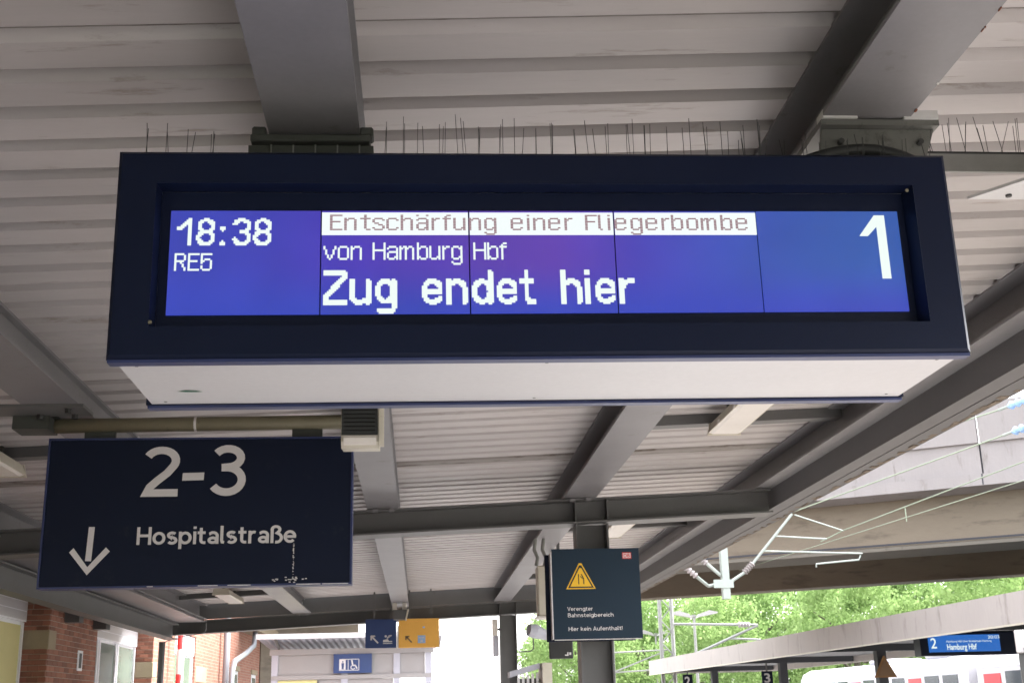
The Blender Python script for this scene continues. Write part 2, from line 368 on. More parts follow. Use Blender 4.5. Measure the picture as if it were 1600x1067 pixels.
def flat(name, polys, y, mat, parent):
    """flat print of polygons in X,Z on a face that looks towards -Y"""
    mb = MB()
    for poly in polys: mb.add([(px, y, pz) for px, pz in poly], [tuple(range(len(poly)))])
    return mb.build(name, mat, parent)
def disc(cx, cz, r, n=16, a0=0, a1=2 * math.pi):
    return [(cx + r * math.cos(a0 + (a1 - a0) * i / n), cz + r * math.sin(a0 + (a1 - a0) * i / n)) for i in range(n)]
def bar(xa, za, xb, zb, w):
    d = Vector((xb - xa, zb - za)).normalized(); p = Vector((-d.y, d.x)) * w / 2
    return [(xa + p.x, za + p.y), (xb + p.x, zb + p.y), (xb - p.x, zb - p.y), (xa - p.x, za - p.y)]

# ------------------------------------------------------------------ the ground
struct('ground', MB().box(-400, 400, -200, 900, -1.3, -.80), M['earth'])
struct('platform', MB().cbox(-5.19, 3.45, -30, 120, -.79, 0, c=.03), M['platform'])
struct('far_platform', MB().cbox(11.6, 19.6, -30, 160, -.79, 0, c=.03), M['platform'])
tb = MB()
for xc in (5.6, 9.3, 22.9):
    tb.prism([(xc - 1.72, -.795), (xc + 1.72, -.795), (xc + 1.3, -.62), (xc - 1.3, -.62)], -40, 300, 'y')
struct('track_bed', tb, M['ballast'])
for xc in (5.6, 9.3, 22.9):
    rb = MB()
    for s in (-.75, .75): rb.box(xc + s - .035, xc + s + .035, -40, 300, -.615, -.46)
    struct('track', rb, M['rail'])

# ------------------------------------------------------------------ platform canopy
S = .0425                         # the roof climbs towards the track
ZR = 3.565                        # underside of the rafters at X = 0
H = .27
can = thing('platform_canopy', 'grey steel platform canopy with pale corrugated roof above the big display', 'canopy', (1.7, 12.2, 0))
P_, LIP = .268, 3.597
zf = ZR + H + .004
XL, XR = -5.20, 3.83
# corrugated sheets, four ribs each; flats hang low, grooves run along X
def roof_sheet(k):
    mb = MB(); pts = []
    jit = random.uniform(-.0015, .0015)
    for r in range(4):
        y0 = LIP + (k * 4 + r) * P_
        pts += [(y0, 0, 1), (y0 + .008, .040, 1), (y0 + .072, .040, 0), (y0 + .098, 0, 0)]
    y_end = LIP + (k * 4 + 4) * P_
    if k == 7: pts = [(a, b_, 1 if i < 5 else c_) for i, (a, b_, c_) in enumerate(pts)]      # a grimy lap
    pts.append((y_end - .001, 0, 0))
    xs = [XL + (XR - XL) * i / 6 for i in range(7)]
    for i in range(len(pts) - 1):
        for j in range(6):
            q = []
            for (yy, dz, _), x in ((pts[i], xs[j]), (pts[i], xs[j + 1]), (pts[i + 1], xs[j + 1]), (pts[i + 1], xs[j])):
                q.append((x, yy, zf + S * x + dz + jit))
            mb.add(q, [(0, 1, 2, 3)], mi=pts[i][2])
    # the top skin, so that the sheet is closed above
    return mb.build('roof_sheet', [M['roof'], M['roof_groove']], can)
kmin = -24; kmax = 19  # rear sheets reach far behind the camera, added unseen to cut light there
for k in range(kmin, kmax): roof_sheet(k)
YA, YB = LIP + kmin * 4 * P_, LIP + kmax * 4 * P_          # about -11.4 .. 23.96
MB().box(XL, XR, YA, YB, zf + .06, zf + .09, sx=S).build('roof_deck', M['steel2'], can)
# rafters: I-sections running along the platform
def i_along_y(xc, z0, y0, y1, wl=.31, wu=.31, h=H, mat='steel', name='rafter', t=.018):
    mb = MB()
    mb.box(xc - wl / 2, xc + wl / 2, y0, y1, z0, z0 + t, sx=0)
    mb.box(xc - .006, xc + .006, y0, y1, z0 + t, z0 + h - t)
    mb.box(xc - wu / 2, xc + wu / 2, y0, y1, z0 + h - t, z0 + h - .001)
    return mb.build(name, M[mat], can)
RAFT = [(-4.14, .30, .28), (-2.22, .34, .10), (-.355, .31, .30), (1.59, .32, .31), (3.535, .31, .30)]
for xc, wl_, wu_ in RAFT:
    z0 = ZR + S * xc - .002 * 0
    if xc < -1: z0 += .0
    i_along_y(xc, z0 + .003, YA, 24.02, wl_, wu_)
# cross beams
for yb in (-12.05, 0.0, 12.05, 24.1):
    mb = MB()
    x0, x1 = (-4.50 if yb < 20 else -4.76), 3.535
    mb.box(x0, x1, yb, yb + .30, ZR - .245, ZR - .227, sx=S)
    mb.box(x0, x1, yb + .144, yb + .156, ZR - .227, ZR - .018, sx=S)
    mb.box(x0, x1, yb, yb + .30, ZR - .018, ZR, sx=S)
    mb.build('cross_beam', M['steel2'], can)
    # stiffeners over the column and clamps under the rafters
    for xs_ in (1.545, 1.865):
        box('stiffener', M['steel2'], can, xs_ - .006, xs_ + .006, yb + .01, yb + .143, ZR - .226, ZR - .019, sx=S)
    for xc, *_ in RAFT[1:4]:
        for dx in (-.10, .06):
            box('clamp', M['steel'], can, xc + dx, xc + dx + .05, yb - .03, yb + .05, ZR - .03, ZR - .0005, sx=S)
    # column: H-section, web across
    mb = MB()
    zt = ZR - .246 + S * 1.545
    mb.box(1.545, 1.563, yb + .01, yb + .29, 0, zt); mb.box(1.847, 1.865, yb + .01, yb + .29, 0, zt)
    mb.box(1.563, 1.847, yb + .14, yb + .155, 0, zt)
    mb.build('column', M['steel2'], can)
    box('base_plate', M['steel2'], can, 1.45, 1.96, yb - .08, yb + .38, .001, .03)
# closing plate at the far end of the roof
box('end_plate', M['steel2'], can, XL, XR, 24.03, 24.06, ZR + .002, ZR + H + .05, sx=S)
# edge towards the track: gutter box with ragged rusty lip
ze = ZR + S * 3.56
zb_ = 3.526
mb = MB(); mb.box(3.552, 3.565, YA, 24.11, zb_, ze + .001); mb.box(3.565, 3.70, YA, 24.11, zb_, zb_ + .012); mb.build('gutter_channel', M['fascia'], can)
mb = MB(); mb.box(3.703, 3.838, YA, 24.12, zb_ - .004, zb_ + .012); mb.box(3.838, 3.85, YA, 24.12, zb_ - .006, ze + H + .09); mb.build('edge_fascia', M['fascia'], can)
mb = MB(); y = YA; rr = random.Random(3)
while y < 24.1:                    # crumbs of rust and moss along the lip
    L_ = rr.uniform(.02, .12); d = rr.random() ** 2 * .008; w_ = rr.random() ** 2 * .05
    if rr.random() < .7: mb.box(3.815 - w_, 3.8375, y, y + L_ * .9, zb_ - .005 - d, zb_ - .0042)
    y += L_
ru = mb.build('rusty_lip', M['rust'], can); ru['kind'] = 'stuff'
# left edge: girder along the building, soffit strip and filler blocks under the sheet
gz = 3.03
mb = MB(); mb.box(-4.74, -4.52, YA, 24.09, gz, gz + .02); mb.box(-4.64, -4.625, YA, 24.09, gz + .02, gz + .27); mb.box(-4.74, -4.52, YA, 24.09, gz + .27, gz + .29)
mb.build('edge_girder', M['steel2'], can)
box('soffit_strip', M['steel'], can, -5.0, -4.02, YA, 24.0, 3.345, 3.362)
y = 12.5
while y < 23.9:
    box('filler_block', M['steel'], can, -4.06, -4.035, y, y + P_ - .022, 3.363, 3.385); y += P_
# rails that carry the lamps
for (xa, xb) in ((-4.12, -2.24), (1.62, 3.50)):
    for yy in (9.72, 15.9, 21.9):
        mb = MB(); mb.box(xa, xb, yy, yy + .14, zf - .085, zf - .075, sx=S); mb.box(xa, xb, yy, yy + .012, zf - .075, zf - .002, sx=S)
        mb.build('lamp_rail', M['steel2'], can)
# chips of bare rust on the outer flange edge of the right rafter
rr = random.Random(6)
for i in range(26):
    y = rr.uniform(1.6, 5.0); l_ = rr.uniform(.004, .022)
    box('paint_chip', M['red_rust'] if i % 3 else M['letter'], can, 1.7492 - .006 * rr.random(), 1.7506, y, y + l_, ZR + S * 1.59 - .0005 - rr.uniform(0, .002), ZR + S * 1.59 + .0145)
# splice plates with bolts on the left rafter
sp = box('splice_plate', M['steel2'], can, -2.62, -2.02, 7.38, 7.62, ZR + S * -2.22 - .018, ZR + S * -2.22 + .002)
for (bx_, by_) in ((-2.55, 7.43), (-2.12, 7.43), (-2.33, 7.58), (-2.12, 7.58)):
    MB().tube([(bx_, by_, ZR + S * -2.22 - .045), (bx_, by_, ZR + S * -2.22 - .017)], .022, 6).build('bolt', M['bolt'], sp)
box('splice_plate', M['galv_dark'], can, -2.50, -2.28, 7.60, 7.80, 3.37, ZR + S * -2.22 - .0185)
# downpipe at the far left corner
MB().tube([(-4.80, 24.05, 0), (-4.80, 24.05, 3.0)], .06, 10).build('downpipe', M['steel2'], can)
MB().tube([(-4.80, 24.0, 2.98), (-4.45, 23.98, 3.08), (-4.03, 23.95, 3.14), (-3.98, 23.93, 3.2), (-3.99, 23.9, 3.40)], .008, 6).build('cable', M['steel'], can)
# conduit clips and a cable loop on the right rafter
zc_ = ZR + S * 1.59
MB().tube([(1.425, 2.55, zc_ - .004), (1.455, 2.58, zc_ - .03), (1.50, 2.60, zc_ - .022), (1.53, 2.61, zc_ - .006)], .016, 6).build('cable_clip', M['galv'], can)
MB().tube([(1.47, 2.57, zc_ - .025), (1.475, 2.60, zc_ - .06)], .010, 6).build('cable_clip', M['bolt'], can)
MB().tube([(1.424, -2, zc_ + .02), (1.424, 1.9, zc_ + .015), (1.424, 2.55, zc_ + .004)], .011, 6).build('cable', M['galv'], can)
# ------------------------------------------------------------------ the big departure display
BX0, BX1, BZ0, BZ1, BY = -.933, 1.737, 2.683, 3.363, 3.60
board = thing('departure_display', 'wide navy train departure display with blue lit screen and white underside', 'display', (.40, 3.9, BZ0))
OX0, OX1, OZ0, OZ1 = -.812, 1.615, 2.785, 3.253
def ring(mb, yo, yi, X0, X1, Z0, Z1, x0, x1, z0, z1):
    o = [(X0, yo, Z0), (X1, yo, Z0), (X1, yo, Z1), (X0, yo, Z1)]; i = [(x0, yi, z0), (x1, yi, z0), (x1, yi, z1), (x0, yi, z1)]
    mb.add(o + i, [(k, (k + 1) % 4, (k + 1) % 4 + 4, k + 4) for k in range(4)])
def face_frame(y, s):
    """frame of one face; s = +1 looks towards -Y"""
    mb = MB(); c = .012
    ring(mb, y, y, BX0 + c, BX1 - c, BZ0 + c, BZ1 - c, OX0, OX1, OZ0, OZ1)
    ring(mb, y + s * c, y, BX0, BX1, BZ0, BZ1, BX0 + c, BX1 - c, BZ0 + c, BZ1 - c)
    ring(mb, y + s * .055, y + s * c, BX0, BX1, BZ0, BZ1, BX0, BX1, BZ0, BZ1)
    ring(mb, y + s * .055, y + s * .055, BX0, BX1, BZ0, BZ1, BX0 + .05, BX1 - .05, BZ0 + .03, BZ1 - .03)
    return mb
rv = MB(); ring(rv, BY + .0005, BY + .062, OX0, OX1, OZ0, OZ1, OX0 + .006, OX1 - .014, OZ0 + .004, OZ1 - .004); rv.build('reveal', M['navy'], board)
ff = face_frame(BY, 1).build('front_frame', M['navy'], board)
face_frame(4.23, -1).build('rear_frame', M['navy'], board)
for yy in (BY + .008, 4.23 - .048):
    box('edge_trim', M['navy_trim'], board, BX0 + .004, BX1 - .004, yy, yy + .04, BZ0 - .010, BZ0 - .0005)
box('mask', M['navy'], board, OX0 + .006, OX1 - .006, 3.666, 3.70, OZ0 + .004, OZ1 - .004)
hb = box('housing', M['white'], board, BX0 + .035, BX1 - .035, 3.70, 4.165, BZ0 + .012, BZ1 - .02)
box('bottom_cover', M['white'], board, BX0 + .02, BX1 - .02, 3.652, 4.178, BZ0 + .002, BZ0 + .011)
for xx in (-.86, .40, 1.66):
    for yy in (3.69, 4.14): MB().tube([(xx, yy, BZ0 + .0002), (xx, yy, BZ0 + .0019)], .0055, 8).build('screw', M['galv'], board)
box('back_mask', M['navy_in'], board, OX0 + .006, OX1 - .006, 4.166, 4.176, OZ0 + .004, OZ1 - .004)
# screw heads in the frame
for (sx_, sz_) in ((-.795, 2.80), (1.605, 3.235)):
    MB().tube([(sx_ - .012, 3.6, sz_ - .003), (sx_ - .012, 3.597, sz_ - .003)], .006, 8).build('screw', M['pipe'], board)
# green paint dab on the cover
flat('paint_dab', [[(-.795, 4.0), (-.765, 3.985), (-.735, 3.99), (-.712, 4.004), (-.735, 4.01), (-.77, 4.008)]], 0, paint('green_dab', (.02, .13, .07), .5), board)
dab = C.objects['paint_dab'].data
for v in dab.vertices:
    x, yy = v.co.x + .40, v.co.z + BZ0
    v.co = (x - .40, yy - 3.9, BZ0 + .0005 - BZ0)
# screen: five panels
SX0, SZ1, PX = -.775, 3.184, .00575
SY = 3.660
def cx_(c): return SX0 + c * PX
def rz_(r): return SZ1 - r * PX
edges = [0, 81.6, 163.1, 244.6, 326.2, 409]
for i in range(5):
    a, b_ = cx_(edges[i]) + (.0022 if i else 0), cx_(edges[i + 1]) - (.0022 if i < 4 else 0)
    box('screen_panel', M['lcd'], board, a, b_, SY, SY + .006, rz_(60), rz_(0))
for i in range(1, 4):
    a = cx_(edges[i]) + .0026; b_ = cx_(edges[i + 1]) - .0026
    if i == 3: b_ = cx_(325.9)
    box('message_banner', M['lcd_banner'], board, a, b_, SY - .0012, SY - .0002, rz_(14.4), rz_(1.0))

SM = {  # small dot-matrix letters, ten rows from cap line to baseline, descenders below
'E': ["######","#","#","#","#####","#","#","#","#","######"],
'F': ["######","#","#","#","#####","#","#","#","#","#"],
'R': ["#####.","#....#","#....#","#....#","#####.","#..#..","#...#.","#...#.","#....#","#....#"],
'5': ["######","#.....","#.....","#.###.","##...#","#....#",".....#","#....#","#....#",".####."],
'H': ["#.....#","#.....#","#.....#","#.....#","#######","#.....#","#.....#","#.....#","#.....#","#.....#"],
'n': ["","","#.###.","##...#","#....#","#....#","#....#","#....#","#....#","#....#"],
't': ["..#","..#","#####","..#","..#","..#","..#","..#","..#","...##"],
's': ["","",".####.","#....#","#.....",".##...","...##.",".....#","#....#",".####."],
'c': ["","",".####.","#....#","#.....","#.....","#.....","#.....","#....#",".####."],
'h': ["#.....","#.....","#.###.","##...#","#....#","#....#","#....#","#....#","#....#","#....#"],
'a': ["","",".####.","#....#",".....#",".#####","#....#","#....#","#...##",".###.#"],
'A': ["#....#","",".####.","#....#",".....#",".#####","#....#","#....#","#...##",".###.#"],
'r': ["","","#.##","##..","#...","#...","#...","#...","#...","#..."],
'f': ["..##",".#..","####",".#..",".#..",".#..",".#..",".#..",".#..",".#.."],
'u': ["","","#....#","#....#","#....#","#....#","#....#","#....#","#...##",".###.#"],
'g': ["","",".###.#","#...##","#....#","#....#","#....#","#....#","#...##",".###.#",".....#","#....#",".####."],
'e': ["","",".####.","#....#","#....#","######","#.....","#.....","#....#",".####."],
'i': ["#","","#","#","#","#","#","#","#","#"],
'l': ["#.","#.","#.","#.","#.","#.","#.","#.","#.",".#"],
'b': ["#.....","#.....","#.###.","##...#","#....#","#....#","#....#","#....#","##...#","#.###."],
'o': ["","",".####.","#....#","#....#","#....#","#....#","#....#","#....#",".####."],
'm': ["","","#.##.##.","##.##..#","#..#...#","#..#...#","#..#...#","#..#...#","#..#...#","#..#...#"],
'v': ["","","#.....#","#.....#",".#...#.",".#...#.",".#...#.","..#.#..","..#.#..","...#..."],
}
def runs(mb, row, r, c0, gx, gz, y, sc=1.0):
    i = 0
    while i < len(row):
        if row[i] == '#':
            j = i
            while j < len(row) and row[j] == '#': j += 1
            x0, x1 = cx_(c0 + i * sc) - gx, cx_(c0 + j * sc) + gx
            z0, z1 = rz_(r + 1) - gz, rz_(r) + gz
            mb.add([(x0, y, z0), (x1, y, z0), (x1, y, z1), (x0, y, z1)], [(0, 1, 2, 3)]); i = j
        else: i += 1
def dots(name, items, row0, mat, y, gx=.0004, gz=.0004, sc=1.0, rs=1.0):
    """one line of dot-matrix text: items are (letter, first column)"""
    for ch, c0 in items:
        mb = MB()
        for r, row in enumerate(SM[ch]): runs(mb, row, row0 + r * rs, c0, gx, gz, y - r * .00001, sc)
        mb.build(name, mat, board)
def pc(px): return 86.6 + (px - 517) * .3596
ban = [('E', 517), ('n', 538.7), ('t', 563), ('s', 581.7), ('c', 603), ('h', 625), ('A', 649), ('r', 672.5), ('f', 689.5), ('u', 706), ('n', 730), ('g', 754),
       ('e', 795), ('i', 820.5), ('n', 830), ('e', 853.5), ('r', 879), ('F', 911.5), ('l', 932), ('i', 947), ('e', 957.5), ('g', 983), ('e', 1006.5), ('r', 1032),
       ('b', 1047.5), ('o', 1071.5), ('m', 1094.5), ('b', 1126), ('e', 1150)]
dots('banner_letter', [(c, pc(p)) for c, p in ban], 2.3, M['lcd_brown'], SY - .0016, gx=.0011, gz=-.0006, sc=1.08, rs=.93)
def pv(px): return 83.1 + (px - 506) * .3575
von = [('v', 506), ('o', 528), ('n', 547.5), ('H', 581), ('a', 603), ('m', 622), ('b', 649), ('u', 668), ('r', 688), ('g', 702), ('H', 736), ('b', 757.5), ('f', 776.5)]
dots('origin_letter', [(c, pv(p)) for c, p in von], 18.9, M['lcd_white'], SY - .0012, gx=.0004)
dots('train_number_letter', [('R', 3.2), ('E', 10.4), ('5', 17.2)], 25.0, M['lcd_white'], SY - .0012, gx=.0004)

def raster(name, glyphs, mat, y):
    """bigger characters: strokes drawn on the pixel grid; glyph = (polylines in pixels, stroke width, column, row)"""
    for lines, w, c0, r0 in glyphs:
        mb = MB()
        segs = [(l[i], l[i + 1]) for l in lines for i in range(len(l) - 1)]
        xs = [p[0] for l in lines for p in l]; ys = [p[1] for l in lines for p in l]
        for r in range(int(min(ys) - w), int(max(ys) + w) + 1):
            row = ''
            lo = int(min(xs) - w)
            for c in range(lo, int(max(xs) + w) + 1):
                p = Vector((c + .5, r + .5)); on = False
                for a, b_ in segs:
                    a = Vector(a); b_ = Vector(b_); d = b_ - a
                    t = max(0, min(1, (p - a).dot(d) / max(d.length_squared, 1e-9)))
                    q = p - (a + d * t)
                    if max(abs(q.x), abs(q.y)) * .45 + q.length * .55 < w / 2: on = True; break
                row += '#' if on else '.'
            runs(mb, row, r0 + r, c0 + lo, .0001, .0002, y)
        mb.build(name, mat, board)
def arc(cx, cy, rx, ry, a0, a1, n=10):
    return [(cx + rx * math.cos(rad(a0 + (a1 - a0) * i / n)), cy + ry * math.sin(rad(a0 + (a1 - a0) * i / n))) for i in range(n + 1)]
# x-height letters occupy rows 5..20 of a 20-row cell, stroke three pixels
def Lz(): return [[(1.5, 1.5), (11.2, 1.5), (11.2, 4.2), (1.5, 15.2), (1.5, 18.5), (11.4, 18.5)]]
def Lu(): return [[(1.5, 6.5), (1.5, 14.5)] + arc(5.2, 14.5, 3.7, 4, 180, 70, 5) + [(10.3, 16.5)], [(10.3, 6.5), (10.3, 18.5)]]
def Lg(): return [arc(5.6, 12.2, 4.3, 5.9, 0, 360, 20), [(10.3, 6.5), (10.3, 21)] + arc(6.5, 21, 3.8, 2.8, 0, 90, 5) + [(2.6, 23.2)]]
def Le(): return [[(1.7, 12.5), (10, 12.5), (10, 10.5)] + arc(5.8, 10.5, 4.2, 4.1, 0, -180, 8) + [(1.6, 14.5)] + arc(5.8, 14.5, 4.2, 4.1, 180, 60, 6) + [(9.8, 16.6)]]
def Ln(): return [[(1.5, 6.5), (1.5, 18.5)], [(1.7, 9)] + arc(6, 10.5, 4.3, 3.9, -140, 0, 6) + [(10.3, 18.5)]]
def Ld(): return [arc(5.6, 12.5, 4.3, 5.9, 0, 360, 20), [(10.3, 1.5), (10.3, 18.5)]]
def Lt(): return [[(4, 1.5), (4, 15.5), (5, 18.4), (7.5, 18.4)], [(1.3, 6.3), (7, 6.3)]]
def Lh(): return [[(1.5, 1.5), (1.5, 18.5)], [(1.7, 9)] + arc(6, 10.5, 4.3, 3.9, -140, 0, 6) + [(10.3, 18.5)]]
def Li(): return [[(1.5, 6.5), (1.5, 18.5)], [(1.5, 1.5), (1.5, 1.9)]]
def Lr(): return [[(1.5, 6.5), (1.5, 18.5)], [(1.7, 10.5), (4.2, 7.2), (7.6, 6.4)]]
raster('message_letter', [(g(), 2.75, c, 35) for g, c in ((Lz, 83.3), (Lu, 97.4), (Lg, 111.3), (Le, 136.7), (Ln, 149.9), (Ld, 164), (Le, 177.7), (Lt, 190.2),
       (Lh, 213), (Li, 226.4), (Le, 232.2), (Lr, 245.4))], M['lcd_white'], SY - .0012)
def D8(): return [arc(5.3, 4.6, 3.7, 3.4, 0, 360, 18), arc(5.3, 11.6, 4.0, 3.5, 0, 360, 18)]
def D3(): return [arc(5.2, 4.6, 3.9, 3.4, -160, 90, 12) + [(4.8, 7.9)], arc(5.2, 11.6, 4.1, 3.5, -90, 165, 12)]
def D1(): return [[(1.2, 6.4), (7.2, 1.4), (7.2, 15)]]
def Dc(): return [[(1.5, 6), (1.5, 6.3)], [(1.5, 14.6), (1.5, 14.9)]]
raster('time_digit', [(D1(), 2.15, 3.6, 4.4), (D8(), 2.1, 14.0, 4.4), (Dc(), 2.6, 26.8, 4.4), (D3(), 2.1, 33.4, 4.4), (D8(), 2.1, 44.6, 4.4)], M['lcd_white'], SY - .0012)
flat('platform_number_text', [[(cx_(c), rz_(r)) for c, r in ((385.1, 15.2), (395.0, 2.5), (401.0, 2.5), (401.0, 40.8), (395.7, 40.8), (395.7, 9.6), (390.2, 15.2))]], SY - .0012, M['lcd_white'], board)
# brackets up to the rafters
zl = ZR + S * -.355
MBk = MB(); MBk.cbox(-.565, -.160, 3.85, 4.14, zl - .030, zl - .004, c=.004); bk = MBk.build('bracket', M['galv_dark'], board)
for (xa, xb) in ((-.562, -.514), (-.196, -.150)):
    box('clamp', M['galv_dark'], bk, xa, xb, 3.86, 3.93, zl - .0035, zl + .030, c=.006)
box('hanger', M['galv_dark'], bk, -.575, -.150, 3.885, 4.10, BZ1 - .015, zl - .0305)
for i in range(5): box('rib', M['galv'], bk, -.50 + i * .075, -.4955 + i * .075, 3.876, 3.8845, BZ1 - .01, zl - .031)
for xx in (-.535, -.19): MB().tube([(xx, 3.868, BZ1 + .075), (xx, 3.884, BZ1 + .075)], .022, 6).build('bolt', M['galv_dark'], bk)
zr_ = ZR + S * 1.59
mb = MB(); mb.box(1.43, 1.86, 3.86, 4.16, zr_ - .034, zr_ - .012); bk2 = mb.build('bracket', M['galv_mid'], board)
for (xa, xb) in ((1.435, 1.56), (1.73, 1.855)):
    box('clamp', M['plate'], bk2, xa, xb, 3.85, 3.92, zr_ - .0115, zr_ + .02)
mb = MB(); mb.prism([(1.40, BZ1 - .01), (1.76, BZ1 - .01), (1.85, zr_ - .036), (1.44, zr_ - .036)], 3.89, 3.91, 'y'); mb.build('hanger', M['galv_mid'], bk2)
for xx in (1.50, 1.79): MB().tube([(xx, 3.87, zr_ - .09), (xx, 3.8895, zr_ - .09)], .011, 8).build('bolt', M['bolt'], bk2)
box('slot_cover', M['plate'], bk2, 1.56, 1.70, 3.882, 3.8895, zr_ - .14, zr_ - .118)
# black cable arching over the right end, brown hose beside it
cab = [(1.17 + .60 * t, 3.74 + .05 * math.sin(3 * t), BZ1 - .02 + .125 * math.sin(math.pi * t ** 1.35) ** .75) for t in [i / 18 for i in range(19)]]
MB().tube(cab, .022, 8).build('cable', M['dark'], board, smooth=True)
MB().tube([(1.12, 3.76, BZ1 - .01), (1.17, 3.77, BZ1 + .035), (1.26, 3.79, BZ1 + .05), (1.36, 3.82, BZ1 + .06), (1.42, 3.9, BZ1 + .1)], .010, 6).build('hose', M['pipe'], board, smooth=True)
# bird spikes along the top
spike_me = {}
def spike_strip(x0, x1, y, z, h, parent, step=.0625, seed=1, splay=.12, thin=.0012):
    r = random.Random(seed)
    st = box('bird_spike_strip', M['dark'], parent, x0, x1, y - .012, y + .012, z - .004, z + .004)
    x = x0 + .02
    while x < x1 - .01:
        for k in range(2 if r.random() < .55 else 3):
            hh = h * r.choice((1.0, .80, .82)) * r.uniform(.94, 1.04)
            lean = r.gauss(0, splay) ; ly = r.choice((-.35, 0, .35)) * r.uniform(.5, 1)
            bx = x + r.uniform(-.006, .022)
            MB().tube([(bx, y, z + .003), (bx + lean * hh * .5, y + ly * hh * .5, z + hh)], thin, 4, cap=False).build('spike', M['bolt'], st)
        x += step * r.uniform(.92, 1.08)
    return st
spike_strip(-.90, -.60, 3.66, BZ1 + .004, .112, board, step=.072, seed=4, splay=.10)
spike_strip(-.14, 1.20, 3.66, BZ1 + .004, .145, board, step=.0625, seed=9, splay=.06)
spike_strip(1.06, 1.74, 3.70, BZ1 + .004, .120, board, step=.07, seed=12, splay=.16)
board.rotation_euler = (0, -.0055, 0)

# carrier rail to the right of the display, with spikes and a gusset plate
cr = thing('carrier_rail', 'dull galvanised carrier rail with bird spikes right of the display', 'rail', (2.7, 4.25, 3.6))
mb = MB(); mb.box(1.90, 3.38, 4.20, 4.215, 3.585, 3.66); mb.box(1.90, 3.38, 4.215, 4.30, 3.65, 3.66); mb.build('channel', M['galv'], cr)
spike_strip(1.88, 2.75, 4.21, 3.664, .15, cr, step=.07, seed=21, splay=.30)
gp = MB(); gp.prism([(2.09, 4.20), (2.30, 3.93), (2.95, 3.93), (2.95, 4.20)], 3.47, 3.482, 'z'); g_ = gp.build('gusset_plate', M['plate'], cr)
for (bx_, by_) in ((2.345, 3.975), (2.23, 4.155)):
    MB().tube([(bx_, by_, 3.462), (bx_, by_, 3.4695)], .012, 8).build('bolt', M['bolt'], g_)
box('hanger', M['galv'], cr, 2.5, 2.56, 4.0, 4.1, 3.4825, 3.66)
box('hanger', M['galv'], cr, 3.30, 3.36, 4.2155, 4.29, 3.6605, 3.71)

# ------------------------------------------------------------------ sign 2-3 with its pipe
sg = thing('platform_direction_sign', 'navy sign reading 2-3 Hospitalstraße with down arrow under a pipe', 'sign', (-1.35, 7.72, 2.4))
X0, X1, Z0, Z1 = -2.298, -.415, 2.404, 3.328
box('panel', M['sign_navy'], sg, X0 + .012, X1 - .012, 7.70, 7.80, Z0 + .012, Z1 - .012)
fr = MB()
for (a, b_, c_, d_) in ((X0, X1, Z0, Z0 + .0115), (X0, X1, Z1 - .0115, Z1), (X0, X0 + .0115, Z0 + .012, Z1 - .012), (X1 - .0115, X1, Z0 + .012, Z1 - .012)):
    fr.box(a, b_, 7.692, 7.808, c_, d_)
fr.build('frame', M['navy_trim'], sg)
# worn metal showing along the lower lip
lip = MB(); rr = random.Random(5); x = X0 + .12
while x < X1 - .1:
    l_ = rr.uniform(.03, .22)
    if rr.random() < .62: lip.box(x, min(x + l_, X1 - .02), 7.6905, 7.6922, Z0 + .003, Z0 + .0075)
    x += l_ + rr.uniform(.01, .1)
lip.build('worn_lip', M['letter'], sg)
stroke_text('number_text', '2', -1.713, 2.957, .315, 7.699, M['letter_dull'], sg, width=.226, w=.148)
flat('dash', [[(-1.470, 3.055), (-1.338, 3.058), (-1.336, 3.106), (-1.468, 3.103)]], 7.6955, M['letter_dull'], sg)
stroke_text('number_text', '3', -1.298, 2.957, .322, 7.699, M['letter_dull'], sg, width=.214, w=.148)
stroke_text('street_text', 'Hospitalstra\u00dfe', -1.725, 2.662, .108, 7.699, M['letter_dull'], sg, width=.965, w=.155, gap=.075)
flat('arrow', [bar(-1.998, 2.775, -2.006, 2.568, .036), [(-2.122, 2.622), (-2.098, 2.648), (-2.008, 2.532), (-2.008, 2.484)], [(-2.008, 2.484), (-2.008, 2.532), (-1.905, 2.650), (-1.880, 2.625)]], 7.6955, M['letter_dull'], sg)
scr = MB(); rr = random.Random(8)
for i in range(26):
    z = 2.655 - i * .0085
    if rr.random() < .75: scr.box(-.775 + rr.uniform(-.003, .003), -.770 + rr.uniform(-.001, .004), 7.6985, 7.6992, z, z + rr.uniform(.003, .008))
for i in range(14):
    xx = -.775 + rr.gauss(0, .03); zz = 2.437 + rr.gauss(0, .006); scr.box(xx, xx + .012, 7.6985, 7.6992, zz, zz + .006)
for i in range(8):
    xx = -.885 + rr.gauss(0, .012); zz = 2.436 + rr.gauss(0, .005); scr.box(xx, xx + .01, 7.6985, 7.6992, zz, zz + .006)
scr.build('scratches', M['letter_dull'], sg)
pp = thing('sign_carrier_pipe', 'khaki painted pipe carrying the 2-3 sign between two rafters', 'pipe', (-1.4, 7.75, 3.42))
MB().tube([(-2.40, 7.75, 3.418), (-1.2, 7.75, 3.428), (-.42, 7.75, 3.435)], .046, 14).build('tube', M['pipe'], pp, smooth=True)
for xx in (-2.0, -.71):
    box('hanger', M['galv_dark'], pp, xx - .095, xx + .095, 7.735, 7.765, 3.329, 3.385)
MB().tube([(-1.42, 7.75, 3.426), (-1.405, 7.75, 3.426)], .0475, 14).build('collar', M['letter_dull'], pp)
for xx in (-2.28, -.46):
    box('clamp', M['galv_dark'], pp, xx - .03, xx + .03, 7.69, 7.81, 3.46, 3.495 + (.06 if xx > -1 else -.03))

